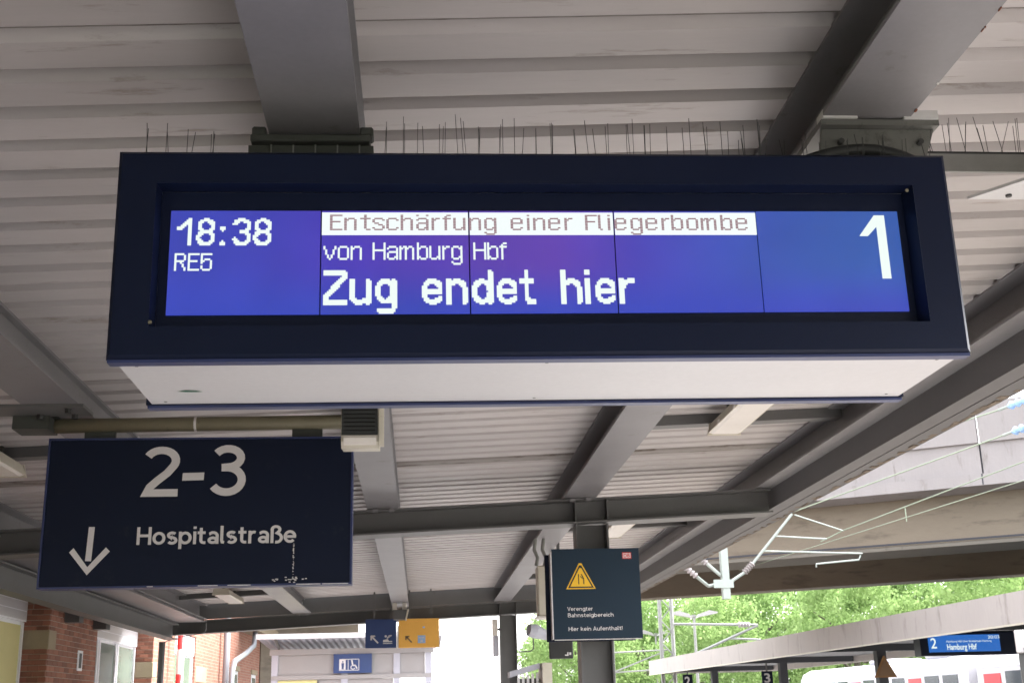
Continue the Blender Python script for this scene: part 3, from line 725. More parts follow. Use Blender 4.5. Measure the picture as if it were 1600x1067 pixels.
# loudspeaker under the rafter
ls = thing('loudspeaker', 'cream loudspeaker box with black louvred front above the 2-3 sign', 'loudspeaker', (-.34, 7.2, 3.12))
mb = MB(); prof = [(7.06, 3.40), (7.10, 3.205), (7.10, 3.165), (7.14, 3.135), (7.36, 3.16), (7.38, 3.18), (7.38, 3.44), (7.06, 3.44)]
mb.prism(prof, -.455, -.235, 'x'); mb.build('housing', M['cream'], ls)
mb = MB(); mb.prism([(7.045, 3.45), (7.088, 3.205), (7.096, 3.205), (7.056, 3.45)], -.452, -.242, 'x'); mb.build('grille_back', M['dark'], ls)
for i in range(9):
    z = 3.225 + i * .0235; yv = 7.088 - (z - 3.205) * .1755
    mb = MB(); mb.prism([(yv - .006, z), (yv + .001, z + .014), (yv + .001, z + .004)], -.44, -.255, 'x'); mb.build('louvre', M['dark'], ls)
mb = MB(); mb.prism([(7.03, 3.45), (7.08, 3.20), (7.11, 3.14), (7.13, 3.14), (7.10, 3.45)], -.234, -.205, 'x'); mb.build('side_rim', M['cream'], ls)
mb = MB(); mb.prism([(7.085, 3.2), (7.08, 3.185), (7.105, 3.155), (7.16, 3.136), (7.16, 3.14), (7.115, 3.162)], -.44, -.250, 'x'); mb.build('lower_lip', M['cream_pale'], ls)
box('bracket', M['galv_dark'], ls, -.42, -.28, 7.15, 7.35, 3.4405, ZR + S * -.355 + .002)

# ------------------------------------------------------------------ lamps under the roof
def lamp(x, y0, y1, label):
    zc = zf + S * x
    t = thing('ceiling_lamp', label, 'lamp', (x, (y0 + y1) / 2, zc - .2), 'long fluorescent lamps under the canopy roof')
    zb = zc - .20
    mb = MB(); mb.prism([(x - .125, zb + .012), (x - .10, zb), (x + .10, zb), (x + .125, zb + .012)], y0 + .02, y1 - .02, 'y'); mb.build('diffuser', M['cream_pale'], t)
    mb = MB(); mb.prism([(x - .135, zb + .0125), (x + .135, zb + .0125), (x + .105, zb + .095), (x - .105, zb + .095)], y0, y1, 'y'); mb.build('housing', M['cream'], t)
    for yy in (y0 - .018, y1 + .0005): 
        mb = MB(); mb.prism([(x - .14, zb - .004), (x + .14, zb - .004), (x + .115, zb + .10), (x - .115, zb + .10)], yy, yy + .0175, 'y'); mb.build('end_cap', M['cream'], t)
    for k in range(3): box('latch', M['cream_pale'], t, x - .142, x - .128, y0 + .3 + k * .5, y0 + .36 + k * .5, zb + .006, zb + .04)
    for yy in (y0 + .25, y1 - .25): box('hanger', M['galv_dark'], t, x - .02, x + .02, yy, yy + .04, zb + .0955, zc - .002)
lamp(2.48, 7.95, 9.65, 'long pale fluorescent lamp hanging just below the right end of the departure display')
lamp(2.48, 14.2, 15.9, 'long pale lamp half hidden above the column with the warning sign')
lamp(-3.25, 8.2, 9.9, 'cream lamp cut off at the left picture edge beside the 2-3 sign')
lamp(-3.17, 20.3, 22.0, 'small distant cream lamp under the bottom edge of the 2-3 sign')

# ------------------------------------------------------------------ warning sign on the column
ws = thing('warning_sign', 'dark teal square sign Verengter Bahnsteigbereich with yellow triangle on the column', 'sign', (1.69, 11.85, 2.25))
wx0, wx1, wz0, wz1 = 1.262, 2.107, 2.262, 3.105
box('panel', M['sign_teal'], ws, wx0, wx1, 11.80, 11.815, wz0, wz1)
box('rear_panel', M['sign_navy'], ws, wx0 - .055, wx1 - .05, 11.93, 11.945, wz0 - .015, wz1 - .04)
fr = MB()
fr.box(wx0 + .01, wx1 - .01, 11.8155, 11.84, wz0 - .008, wz0 + .012); fr.box(wx0 - .012, wx0 - .0005, 11.80, 11.93, wz0 + .003, wz1 - .03)
fr.build('frame', M['letter_dull'], ws)
for zz in (2.45, 2.9): box('bracket', M['galv_dark'], ws, 1.57, 1.84, 11.946, 12.06, zz, zz + .05)
cx0, cz0, cz1 = 1.535, 2.725, 2.968
def tri(s): return [(cx0 - .142 * s, cz0 + .081 - .081 * s), (cx0 + .142 * s, cz0 + .081 - .081 * s), (cx0 + .012 * s, cz0 + .081 + .162 * s), (cx0 - .012 * s, cz0 + .081 + .162 * s)]
flat('triangle', [tri(1.0)], 11.7985, M['yellow'], ws)
flat('triangle_border', [tri(.88)], 11.7975, M['black_print'], ws)
flat('triangle_field', [tri(.72)], 11.7965, M['yellow'], ws)
flat('narrowing_symbol', [bar(cx0 - .02, cz0 + .045, cx0 - .02, cz0 + .14, .009), [(cx0 + .002, cz0 + .14), (cx0 + .012, cz0 + .14), (cx0 + .032, cz0 + .10), (cx0 + .034, cz0 + .045), (cx0 + .024, cz0 + .045), (cx0 + .022, cz0 + .097)], bar(cx0 - .004, cz0 + .12, cx0 + .018, cz0 + .098, .007)], 11.7955, M['black_print'], ws)
stroke_text('warning_text', 'Verengter', 1.398, 2.523, .036, 11.799, M['letter'], ws, width=.243, w=.135)
stroke_text('warning_text', 'Bahnsteigbereich', 1.400, 2.464, .036, 11.799, M['letter'], ws, width=.435, w=.135)
stroke_text('warning_text', 'Hier kein Aufenthalt!', 1.402, 2.338, .036, 11.799, M['letter'], ws, width=.512, w=.135)
lx, lz = 1.945, 3.004
flat('logo_field', [[(lx, lz), (lx + .088, lz), (lx + .088, lz + .060), (lx, lz + .060)]], 11.7985, M['red'], ws)
flat('logo_inner', [[(lx + .007, lz + .007), (lx + .081, lz + .007), (lx + .081, lz + .053), (lx + .007, lz + .053)]], 11.7975, M['letter'], ws)
text('logo_letters', 'DB', lx + .014, lz + .013, .034, 11.799, M['red'], ws, width=.060, bold=.02)

# hanging speaker column and camera behind the warning sign
hm = thing('hanging_speaker_column', 'slim cream speaker column hung from the rafter left of the warning sign', 'loudspeaker', (1.48, 15.0, 2.7))
box('body', M['cream'], hm, 1.42, 1.56, 14.95, 15.20, 2.70, 3.30, c=.015)
box('foot', M['cream_pale'], hm, 1.40, 1.55, 14.93, 15.22, 2.675, 2.6995)
for xx in (1.42, 1.52): MB().tube([(xx, 15.05, 3.302), (xx + .02, 15.05, 3.4), (xx - .02, 15.05, 3.5), (xx, 15.05, ZR + S * 1.59 + .003)], .022, 8).build('hanger', M['galv'], hm)
cv = thing('security_camera', 'small grey security camera against the sky left of the warning sign', 'camera', (1.55, 16.0, 2.4))
MB().tube([(1.38, 15.9, 2.60), (1.46, 15.93, 2.585), (1.62, 16.0, 2.53)], [.075, .09, .06], 12).build('body', M['train_grey'], cv)
MB().tube([(1.58, 16.0, 2.53), (1.75, 16.05, 2.46), (1.75, 16.4, 2.46)], .03, 8).build('arm', M['train_grey'], cv)
MB().tube([(1.44, 15.95, 2.50), (1.44, 15.95, 2.37), (1.40, 15.95, 2.34), (1.25, 15.95, 2.335)], .008, 6).build('cable', M['steel2'], cv)
MB().tube([(1.75, 16.4, 2.46), (1.75, 16.4, 3.62)], .03, 8).build('hanger', M['steel2'], cv)
bm_ = thing('rear_info_box', 'black box with small pale mark hanging below the warning sign', 'sign', (1.78, 15.9, 2.23))
box('body', M['black_print'], bm_, 1.625, 1.925, 15.80, 15.86, 2.235, 2.47, c=.01)
flat('mark', [[(1.82, 2.27), (1.865, 2.27), (1.865, 2.315), (1.85, 2.315), (1.85, 2.285), (1.82, 2.285)], [(1.875, 2.28), (1.90, 2.28), (1.90, 2.31), (1.875, 2.31)]], 15.799, M['letter_dull'], bm_)
box('hanger', M['steel2'], bm_, 1.76, 1.80, 15.82, 15.85, 2.4705, ZR + S * 1.78 + .25)
kb = thing('slatted_cabinet', 'cream open cabinet with pale slats standing behind the warning sign column', 'cabinet', (1.9, 20, 0))
box('side_panel', M['cream'], kb, 1.93, 2.08, 19.9, 20.6, 0, 2.33)
mb = MB(); mb.prism([(1.90, 2.25), (1.90, 2.335), (1.42, 2.21), (1.42, 2.12)], 20.0, 20.5, 'y'); mb.build('roof', M['train_grey'], kb)
box('back_panel', M['steel2'], kb, 1.44, 1.93, 20.45, 20.5, 0, 2.11)
for k in range(5): box('slat', M['letter'], kb, 1.54 + k * .075, 1.58 + k * .075, 20.05, 20.08, 0, 2.12 + k * .018)

# things fixed to the far column
bx2 = thing('column_cabinet', 'grey switch box on the far column against the sky', 'box', (1.45, 24.1, 2.6))
box('body', M['cream_pale'], bx2, 1.40, 1.50, 24.12, 24.34, 3.0, 3.31, c=.01)
box('lower_body', M['train_grey'], bx2, 1.41, 1.515, 24.14, 24.32, 2.62, 2.9985, c=.01)
box('bracket', M['steel2'], bx2, 1.5005, 1.544, 24.2, 24.26, 3.1, 3.14)

# ------------------------------------------------------------------ small signs before the far cross beam
sb = thing('lift_direction_sign', 'small dark blue sign with white up-left arrow beside the orange sign', 'sign', (-.70, 23.4, 2.78))
box('panel', M['sign_blue'], sb, -.995, -.425, 23.40, 23.44, 2.775, 3.295, c=.008)
def arrow_ul(x, z, s):
    return [bar(x + s, z, x + .12 * s, z + .9 * s, .2 * s), [(x, z + s), (x + .62 * s, z + s), (x + .62 * s, z + .80 * s), (x + .2 * s, z + .80 * s), (x + .2 * s, z + .38 * s), (x, z + .38 * s)]]
flat('arrow', arrow_ul(-.90, 2.865, .14), 23.398, M['letter'], sb)
flat('escalator_symbol', [[(-.67, 2.85), (-.50, 2.85), (-.50, 2.865), (-.67, 2.865)], [(-.67, 2.88), (-.665, 2.92), (-.60, 2.93), (-.55, 2.99), (-.51, 2.99), (-.51, 3.005), (-.56, 3.005), (-.60, 2.96), (-.56, 2.90), (-.50, 2.90), (-.50, 2.88)], disc(-.62, 2.985, .022, 10)], 23.398, M['letter'], sb)
so = thing('orange_direction_sign', 'orange sign with faint arrow and blue pictogram under the far cross beam', 'sign', (-.01, 23.4, 2.77))
box('panel', M['sign_orange'], so, -.385, .365, 23.40, 23.44, 2.77, 3.295, c=.008)
box('edge', M['letter'], so, -.412, -.386, 23.395, 23.445, 2.77, 3.17)
flat('arrow', arrow_ul(-.26, 2.865, .12), 23.398, M['rust'], so)
flat('pictogram', [[(-.03, 2.85), (.11, 2.85), (.11, 2.99), (-.03, 2.99)], [(.06, 3.12), (.10, 3.12), (.10, 3.15), (.06, 3.15)]], 23.398, M['insul_blue'], so)
flat('pictogram_detail', [[(-.01, 2.94), (.09, 2.94), (.09, 2.955), (-.01, 2.955)], [(.02, 2.87), (.06, 2.87), (.06, 2.91), (.02, 2.91)]], 23.397, M['letter'], so)
for (nm, t, xs2) in (('a', sb, (-.85, -.55)), ('b', so, (-.2, .2))):
    for xx in xs2: box('hanger', M['steel2'], t, xx, xx + .03, 23.41, 23.43, 3.2955, ZR + S * xx + .26)
nb = thing('hanging_loudspeaker', 'dark wedge shaped loudspeaker hung before the far cross beam above small signs', 'loudspeaker', (-.35, 23.0, 3.25))
mb = MB(); mb.prism([(-.47, 3.25), (-.26, 3.25), (-.22, 3.42), (-.48, 3.42)], 22.9, 23.15, 'y'); mb.build('body', M['steel2'], nb)
mb = MB(); mb.prism([(-.258, 3.24), (-.238, 3.24), (-.195, 3.43), (-.218, 3.43)], 22.88, 23.15, 'y'); mb.build('rim', M['cream'], nb)
for xx in (-.45, -.27): box('hanger', M['cream_pale'], nb, xx - .04, xx + .04, 22.98, 23.05, 3.4205, ZR + S * -.35 + .004, c=.006)

# ------------------------------------------------------------------ lift house beyond the canopy
lh = thing('lift_house', 'pale panelled lift house with small corrugated roof beyond the canopy end', 'building', (-1.7, 33, 0))
LX0, LX1, LY = -3.68, .30, 32.0
for xx in (LX0, -1.95, -.65, LX1 - .16): box('post', M['train_grey'], lh, xx, xx + .16, LY, LY + .16, 0, 3.06)
box('beam', M['lift'], lh, LX0 - .05, LX1 + .05, LY - .03, LY + .17, 3.0605, 3.20)
box('rail', M['lift'], lh, LX0, LX1, LY - .01, LY + .12, 2.46, 2.56)
box('panel', M['lift'], lh, LX0 + .1605, -1.955, LY + .05, LY + .10, 2.5605, 3.058)
box('panel', M['lift'], lh, -1.785, LX1 - .165, LY + .05, LY + .10, 2.5605, 3.058)
box('panel', M['blind'], lh, LX0 + .1605, -2.55, LY + .05, LY + .09, 0, 2.455)
box('panel', M['lift'], lh, -2.50, -.66, LY + .05, LY + .09, 0, 2.455)
box('pane', M['glass'], lh, -.48, LX1 - .165, LY + .06, LY + .075, .3, 2.455)
box('side_wall', M['lift'], lh, LX0 + .0, LX0 + .08, LY + .17, LY + 3, 0, 3.06)
box('back_wall', M['lift'], lh, LX0 + .085, -1.0, LY + 2.9, LY + 3, 0, 3.06)
rf = MB(); n = 27
xsr = [LX0 - .25 + (LX1 + .5 - LX0) * i / (n * 4) for i in range(n * 4 + 1)]
def zz_(i): return (0, 0, .05, .05)[i % 4]
for i in range(n * 4):
    a, b_ = xsr[i], xsr[i + 1]; za, zb_ = zz_(i), zz_(i + 1)
    rf.add([(a, 31.0, 3.42 + za), (b_, 31.0, 3.42 + zb_), (b_, 34.5, 3.26 + zb_), (a, 34.5, 3.26 + za)], [(0, 1, 2, 3)])
rfo = rf.build('roof', M['train_grey'], lh)
box('edge_trim', M['white'], rfo, LX0 - .27, LX1 + .27, 30.95, 30.99, 3.40, 3.52)
for xx in (LX0 + .15, -1.2, LX1 - .3):
    mb = MB(); mb.prism([(31.1, 3.39), (32.0, 3.20), (32.0, 3.28), (31.1, 3.412)], xx, xx + .06, 'x'); mb.build('rib', M['steel2'], rfo)
wsn = thing('toilet_and_lift_sign', 'small blue sign with lift and wheelchair symbols on the lift house', 'sign', (-1.67, 31.95, 2.6))
box('panel', M['sign_blue'], wsn, -2.14, -1.19, 31.92, 31.965, 2.595, 3.06)
flat('symbol_frame', [bar(-1.99, 2.66, -1.99, 2.93, .014), bar(-1.51, 2.66, -1.51, 2.93, .014), bar(-1.99, 2.93, -1.51, 2.93, .014), bar(-1.99, 2.665, -1.51, 2.665, .014), bar(-1.775, 2.66, -1.775, 2.93, .014)], 31.918, M['letter'], wsn)
flat('door_symbol', [[(-1.98, 2.68), (-1.84, 2.68), (-1.84, 2.92), (-1.98, 2.92)]], 31.918, M['letter'], wsn)
flat('person_symbol', [[(-1.935, 2.69), (-1.885, 2.69), (-1.875, 2.84), (-1.945, 2.84)], disc(-1.91, 2.87, .02, 8)], 31.917, M['sign_blue'], wsn)
wc = [bar(-1.68, 2.88, -1.66, 2.77, .035), bar(-1.665, 2.78, -1.59, 2.78, .03), bar(-1.60, 2.78, -1.55, 2.70, .03), disc(-1.685, 2.895, .02, 8)]
for k in range(14):
    a0, a1 = rad(100 + k * 17), rad(100 + (k + 1) * 17)
    wc.append([(-1.655 + .062 * math.cos(a0), 2.735 + .055 * math.sin(a0)), (-1.655 + .062 * math.cos(a1), 2.735 + .055 * math.sin(a1)), (-1.655 + .042 * math.cos(a1), 2.735 + .037 * math.sin(a1)), (-1.655 + .042 * math.cos(a0), 2.735 + .037 * math.sin(a0))])
flat('wheelchair_symbol', wc, 31.918, M['letter'], wsn)

# ------------------------------------------------------------------ station building on the left
sbg = thing('station_building', 'red brick station building with white framed windows behind the left canopy edge', 'building', (-6.5, 27, 0))
FX, WX = -5.212, -5.56
def wallseg(y0, y1, z0, z1, name='wall'): return box(name, M['brickwall'], sbg, -9.0, FX, y0, y1, z0, z1)
WIN = [(13.6, 18.2), (20.9, 25.3), (27.5, 30.0)]
WFX = [None, None, -5.27]
ys_ = [2.0]
for a, b_ in WIN: ys_ += [a, b_]
ys_.append(48.0)
for i in range(0, len(ys_), 2): wallseg(ys_[i], ys_[i + 1] , 0, 6.0)
for a, b_ in WIN:
    wallseg(a + .001, b_ - .001, 0, .95); wallseg(a + .001, b_ - .001, 3.42, 6.0)
    box('wall', M['mortar'], sbg, -9.0, WX - .12, a + .001, b_ - .001, .951, 3.419)
mb = MB(); mb.prism([(-4.75, 6.0), (-9.4, 6.0), (-9.4, 8.2)], 1.6, 48.4, 'y'); mb.build('roof', M['steel2'], sbg)
def window(y0, y1, zt, mull, blind, WX=WX):
    w = box('window', M['frame_white'], sbg, WX - .08, WX - .02, y0, y1, .96, zt)
    sbx = box('shutter_box', M['frame_white'], w, WX - .0195, WX + .035, y0 + .01, y1 - .01, zt - .42, zt - .002)
    for k in range(3): box('slat', M['white'], w, WX + .0355, WX + .044, y0 + .03, y1 - .03, zt - .40 + k * .13, zt - .40 + k * .13 + .115)
    e_ = [y0] + mull + [y1]
    for i in range(len(e_) - 1):
        a, b_ = e_[i] + .09, e_[i + 1] - .09
        box('pane', M[blind] if i % 2 == 0 or blind != 'pane' else M['pane'], w, WX - .0195, WX - .008, a, b_, 1.05, zt - .47)
        for yy in (a - .045, b_ - .015):
            box('frame', M['frame_white'], w, WX - .0195, WX + .02, yy, yy + .06, 1.0, zt - .43)
window(13.7, 18.18, 3.40, [15.2, 16.9], 'blind')
window(21.0, 25.28, 3.40, [22.4, 23.75], 'pane')
window(27.55, 29.95, 3.40, [28.7], 'pane', -5.27)
# bricks one by one where they can be told apart: the far reveals and the pier between the windows
bw, bh, bd = .24, .067, .075
def brick_mesh(lx, ly, lz):
    mb = MB(); mb.cbox(0, lx, 0, ly, 0, lz, c=.006)
    o = mb.build('brick', M['brick']); me = o.data; bpy.data.objects.remove(o); return me
B_face = brick_mesh(.022, bw, bh); B_facehalf = brick_mesh(.022, bw / 2 - .005, bh)
B_rev = brick_mesh(bw * .66, .022, bh)
def put(me, x, y, z):
    o = bpy.data.objects.new('brick', me); C.objects.link(o); o.parent = sbg; o.location = Vector((x, y, z)) - ORG[sbg]
nrow = 13
for r in range(nrow):
    z = 2.16 + r * .077
    stone_row = 2.60 <= z + .03 <= 2.88
    # pier face between the windows
    y = 18.22 + (.0 if r % 2 else -.125) + (.34 if stone_row else 0)
    while y < 20.88 - .1:
        ya = max(y, 18.215 + (.34 if stone_row else 0))
        if ya > y + .02: put(B_facehalf, FX - .012, 18.215 + (.34 if stone_row else 0), z)
        elif y + bw < 20.895: put(B_face, FX - .012, y, z)
        y += .25
    # reveals that face the camera
    for yr in (18.2, 25.3):
        if yr < 20 and stone_row: continue
        if yr > 20 and 2.38 <= z + .03 <= 2.70: continue
        off = 0 if r % 2 else -.085
        for k in range(3):
            x = WX + .01 + off + k * .17
            if x < WX - .03 or x + bw * .66 > FX + .012: continue
            put(B_rev, x, yr - .012, z)
box('stone_block', M['stone'], sbg, WX + .005, FX + .014, 18.186, 18.55, 2.60, 2.875, c=.01)
box('stone_block', M['stone'], sbg, WX + .005, FX + .014, 25.285, 25.65, 2.40, 2.69, c=.01)
box('stone_block', M['stone'], sbg, FX - .02, FX + .014, 30.1, 31.6, 2.42, 2.78, c=.01)
box('wall_vent', M['frame_white'], sbg, FX + .002, FX + .022, 19.75, 20.02, 2.36, 2.66)
box('wall_vent_slot', M['dark'], sbg, FX + .0225, FX + .028, 19.82, 19.95, 2.40, 2.62)
box('corbel', M['steel2'], sbg, FX + .0, FX + .22, 18.9, 19.15, 3.02, 3.2); box('corbel', M['steel2'], sbg, FX, FX + .22, 20.55, 20.8, 3.02, 3.2)
for yy in (36.0, 40.0, 44.2):
    w = box('window', M['frame_white'], sbg, FX - .02, FX + .012, yy, yy + 1.0, 1.2, 2.86)
    box('pane', M['pane'], w, FX + .0125, FX + .018, yy + .1, yy + .9, 1.3, 2.76)
    box('lintel', M['stone'], w, FX + .0, FX + .05, yy - .15, yy + 1.15, 2.862, 3.0)
box('eaves_board', M['stone'], sbg, FX + .001, FX + .5, 37, 47.5, 4.02, 4.30)
rp = thing('red_white_pole', 'red and white banded pole standing before the sunlit brick wall', 'pole', (-5.0, 26.9, 0))
for k in range(8): MB().tube([(-5.0, 26.9, k * .5), (-5.0, 26.9, k * .5 + .4995)], .055, 10).build('band', M['red'] if k % 2 == 0 else M['letter'], rp)
dp = thing('zinc_downpipe', 'pale grey zinc downpipe on the sunlit brick wall with a curved branch', 'pipe', (-5.08, 33.6, 0))
MB().tube([(-5.05, 33.7, 0), (-5.05, 33.7, 5.9)], .085, 12).build('pipe', M['zinc'], dp, smooth=True)
MB().tube([(-4.98, 34.2, 0), (-4.98, 34.3, 2.75), (-4.97, 34.7, 3.05), (-4.9, 36.5, 3.35), (-4.85, 37.6, 3.6), (-4.85, 37.8, 4.0)], .075, 10).build('branch', M['zinc'], dp, smooth=True)

# ------------------------------------------------------------------ road bridge, crossing at an angle
brd = thing('road_bridge', 'beige concrete road bridge with pale parapet crossing above the tracks', 'bridge', (10.6, 35, 0))
U = Vector((1, -.6, 0)).normalized(); V = Vector((.6, 1, 0)).normalized()
B0 = Vector((10.6, 31.3, 0))
def brx(mb): return mb.xform(lambda p: B0 + U * p.x + V * p.y + Vector((0, 0, p.z)))
ZB = 5.35
def bpart(name, mat, *a, parent=None, **k):
    mb = MB(); mb.box(*a, **k); return brx(mb).build(name, M[mat], parent or brd)
bpart('girder', 'concrete', -34, 34, 0, .9, ZB, 6.498)
bpart('girder', 'concrete', -34, 34, 6.8, 7.7, ZB - .30, 6.498)
bpart('deck', 'concrete_dark', -34, 34, .905, 6.795, ZB + .55, 6.498)
bpart('joint_strip', 'seal', -34, 34, -.012, -.001, ZB + .02, ZB + .07)
bpart('soffit_lip', 'concrete_dark', -34, 34, .02, 1.9, ZB - .10, ZB - .003)
mb = MB(); mb.prism([(-.80, 6.56), (-.02, 6.50), (7.72, 6.50), (8.4, 6.56), (8.4, 6.84), (-.80, 6.84)], -34, 34, 'x'); brx(mb).build('cornice', M['concrete_pale'], brd)
for i in range(-5, 5):                                   # parapet panels with open joints
    a = i * 5.6 + 4.02; b_ = a + 5.56
    pz = bpart('parapet_panel', 'concrete_pale', a, b_, -.62, -.40, 6.842, 7.62)
    mb = MB(); mb.prism([(-.70, 7.621), (-.38, 7.621), (-.38, 8.62), (-.74, 8.62)], a, b_, 'x'); brx(mb).build('upper_panel', M['concrete_pale'], pz)
    bpart('joint_filler', 'seal', b_ + .001, b_ + .039, -.55, -.42, 6.842, 7.60)
    o_ = bpart('cornice_joint', 'seal', a - .05, a - .02, -.806, -.75, 6.57, 6.835)
    bpart('drain_hole', 'seal', a + 2.9, a + 2.98, -.753, -.735, 8.0, 8.08, parent=pz)
for xx in (-22, 20):
    bpart('abutment', 'concrete', xx - 3, xx + 3, 1.0, 6.7, -.8, ZB - .11)

# ------------------------------------------------------------------ overhead line at the bridge
ct = thing('catenary_support', 'pale green overhead line bracket on a hanging post before the bridge', 'catenary', (6.85, 27.5, 3.9))
mb = MB(); mb.box(6.76, 6.92, 27.42, 27.60, 3.88, 8.4); mb.build('post', M['catenary'], ct)
box('post_flange', M['catenary'], ct, 6.70, 6.97, 27.4, 27.62, 8.4005, 8.46)
box('tie_beam', M['catenary'], ct, 6.75, 6.92, 27.605, 32.8, 7.7, 7.86)
def ribbed(p0, p1, r, n=5):
    p0 = Vector(p0); p1 = Vector(p1); pts = []; rs = []
    for i in range(n * 2 + 1):
        pts.append(p0.lerp(p1, i / (n * 2))); rs.append(r if i % 2 else r * .5)
    return MB().tube(pts, rs, 10)
MB().tube([(6.95, 27.5, 4.25), (7.28, 27.5, 4.45)], .035, 8).build('arm_foot', M['catenary'], ct)
ribbed((7.28, 27.5, 4.45), (7.50, 27.5, 4.66), .085).build('insulator', M['insul'], ct)
MB().tube([(7.50, 27.5, 4.66), (8.50, 27.5, 5.76)], .030, 8).build('main_tube', M['catenary'], ct)
MB().tube([(7.80, 27.5, 5.00), (7.72, 27.5, 4.93), (10.05, 27.5, 4.84)], .019, 8).build('registration_tube', M['catenary'], ct)
MB().tube([(8.05, 27.5, 5.26), (9.25, 27.5, 5.18)], .018, 8).build('stay_tube', M['catenary'], ct)
MB().tube([(8.55, 27.5, 5.74), (9.66, 27.5, 5.36)], .015, 8).build('tie_tube', M['catenary'], ct)
MB().tube([(10.0, 27.5, 4.80), (9.95, 27.5, 4.70), (8.95, 27.5, 4.62), (8.95, 27.5, 4.55)], .02, 6).build('steady_arm', M['catenary'], ct)
box('clamp', M['catenary'], ct, 6.55, 7.0, 27.40, 27.4195, 4.12, 4.30)
MB().tube([(6.72, 27.5, 4.22), (6.45, 27.5, 4.17), (6.15, 27.3, 4.36)], .04, 8).build('arm_foot', M['catenary'], ct)
ribbed((6.15, 27.3, 4.36), (5.82, 27.2, 4.62), .075).build('insulator', M['insul'], ct)
MB().tube([(6.74, 27.5, 4.40), (6.45, 27.5, 4.66)], .04, 8).build('arm_foot', M['catenary'], ct)
ribbed((6.45, 27.5, 4.66), (6.18, 27.5, 4.92), .075).build('insulator', M['insul'], ct)
# wires; they sweep towards the viewer on the right
def ext(p, q, k): p = Vector(p); q = Vector(q); return p + (q - p) * k
def wire(name, pts, r, label): return tag(MB().tube(pts, r, 6).build(name, M['wire']), label, 'wire', 'overhead wires')
A0, A1 = (8.52, 27.5, 5.80), (11.0, 22.0, 6.37)
wire('upper_wire', [A0, A1], .014, 'upper overhead wire ending at the lower blue insulator at the right edge')
B_0, B_1 = (9.66, 27.5, 5.37), (10.40, 20.0, 5.50)
B_1 = (10.38, 20.0, 5.51)
wire('messenger_wire', [(9.24, 27.9, 5.17), B_0, ext(B_0, B_1, 1.6)], .012, 'middle overhead wire with a short dropper under it')
C_0, C_1 = (9.20, 32.0, 5.22), (10.32, 20.0, 5.18)
wire('contact_wire', [ext(C_0, C_1, -.2), ext(C_0, C_1, 1.6)], .008, 'lowest thin overhead contact wire crossing in front of the bridge')
dr0 = ext(B_0, B_1, .40)
wire('dropper_wire', [dr0, (dr0.x, dr0.y, dr0.z - .30)], .010, 'short vertical dropper between the two lower overhead wires')
for p, q, lb in (((11.0, 22.0, 6.37), (11.52, 20.9, 6.49), 'lower of two blue ribbed insulators at the right picture edge'), ((10.98, 22.0, 6.86), (11.55, 20.9, 6.99), 'upper of two blue ribbed insulators at the right picture edge')):
    t = thing('blue_insulator', lb, 'insulator', p, 'blue line insulators')
    p = Vector(p); q = Vector(q)
    MB().tube([p, p.lerp(q, .18)], .03, 8).build('end_fitting', M['catenary'], t)
    ribbed(p.lerp(q, .18), p.lerp(q, .85), .085, 6).build('body', M['insul_blue'], t)
    MB().tube([p.lerp(q, .85), p.lerp(q, 1.6)], .02, 8).build('end_fitting', M['catenary'], t)
wire('anchor_wire', [(10.98, 22.0, 6.86), (8.3, 27.6, 6.55), (6.92, 27.55, 6.4)], .014, 'thin wire from the upper blue insulator behind the canopy edge')

# ------------------------------------------------------------------ canopy of the far platform
c2 = thing('far_platform_canopy', 'concrete edged canopy over the far platform below the bridge', 'canopy', (15, 40, 0))
def skew(p): return Vector((p.x - .030 * (p.y - 30), p.y, p.z))
def c2p(name, mat, *a, **k):
    mb = MB(); mb.box(*a, **k); return mb.xform(skew).build(name, M[mat], c2)
yy = 8.0; rr = random.Random(2)
while yy < 62:
    y2 = min(yy + 4.2, 62); c2p('fascia_panel', 'fascia2', 12.25, 12.40, yy + .012, y2, 3.10, 3.74); yy += 4.2
c2p('drip_edge', 'cream', 12.22, 12.26, 8, 62, 3.06, 3.098)
c2p('roof_slab', 'slab_dark', 12.405, 17.9, 8, 62, 3.35, 3.62)
c2p('far_fascia', 'fascia2', 17.9, 18.05, 8, 62, 3.10, 3.80)
c2p('end_fascia', 'fascia2', 12.405, 17.895, 61.9, 62.02, 3.12, 3.74)
for yy in (16, 28.5, 39.5, 49.5, 60): c2p('cross_beam', 'slab_dark', 12.45, 17.85, yy, yy + .3, 3.14, 3.348); c2p('column', 'slab_dark', 14.85, 15.15, yy, yy + .3, 0, 3.139)
for yy in (33.0, 44, 55):
    c2p('lamp_tray', 'letter_dull', 13.5, 13.75, yy, yy + 1.6, 3.22, 3.348)
def c2sign(name, label, body, x, y, z, w, h, mat, group=None):
    t = thing(name, label, 'sign', (x, y, z), group)
    box('panel', M[mat], t, x - w / 2, x + w / 2, y, y + .06, z, z + h); box('hanger', M['steel2'], t, x - .03, x + .03, y + .02, y + .04, z + h + .0005, 3.36)
    return t
n2 = c2sign('platform_number_sign', 'small dark sign with white number 2 under the far canopy', '2', 12.55, 59.0, 2.42, .46, .58, 'sign_navy', 'platform number signs under the far canopy')
text('number_text', '2', 12.40, 2.50, .40, 58.998, M['letter'], n2, width=.26, bold=.02, cap_of='2')
n3 = c2sign('platform_number_sign', 'small dark sign with reddish number 3 under the far canopy', '3', 13.86, 50.0, 2.33, .44, .52, 'sign_navy', 'platform number signs under the far canopy')
text('number_text', '3', 13.73, 2.40, .37, 49.998, M['letter_dull'], n3, width=.24, bold=.02, cap_of='3')
fd = thing('far_departure_display', 'distant blue departure display reading 2 Hamburg Hbf under the far canopy', 'display', (14.6, 33.0, 2.8))
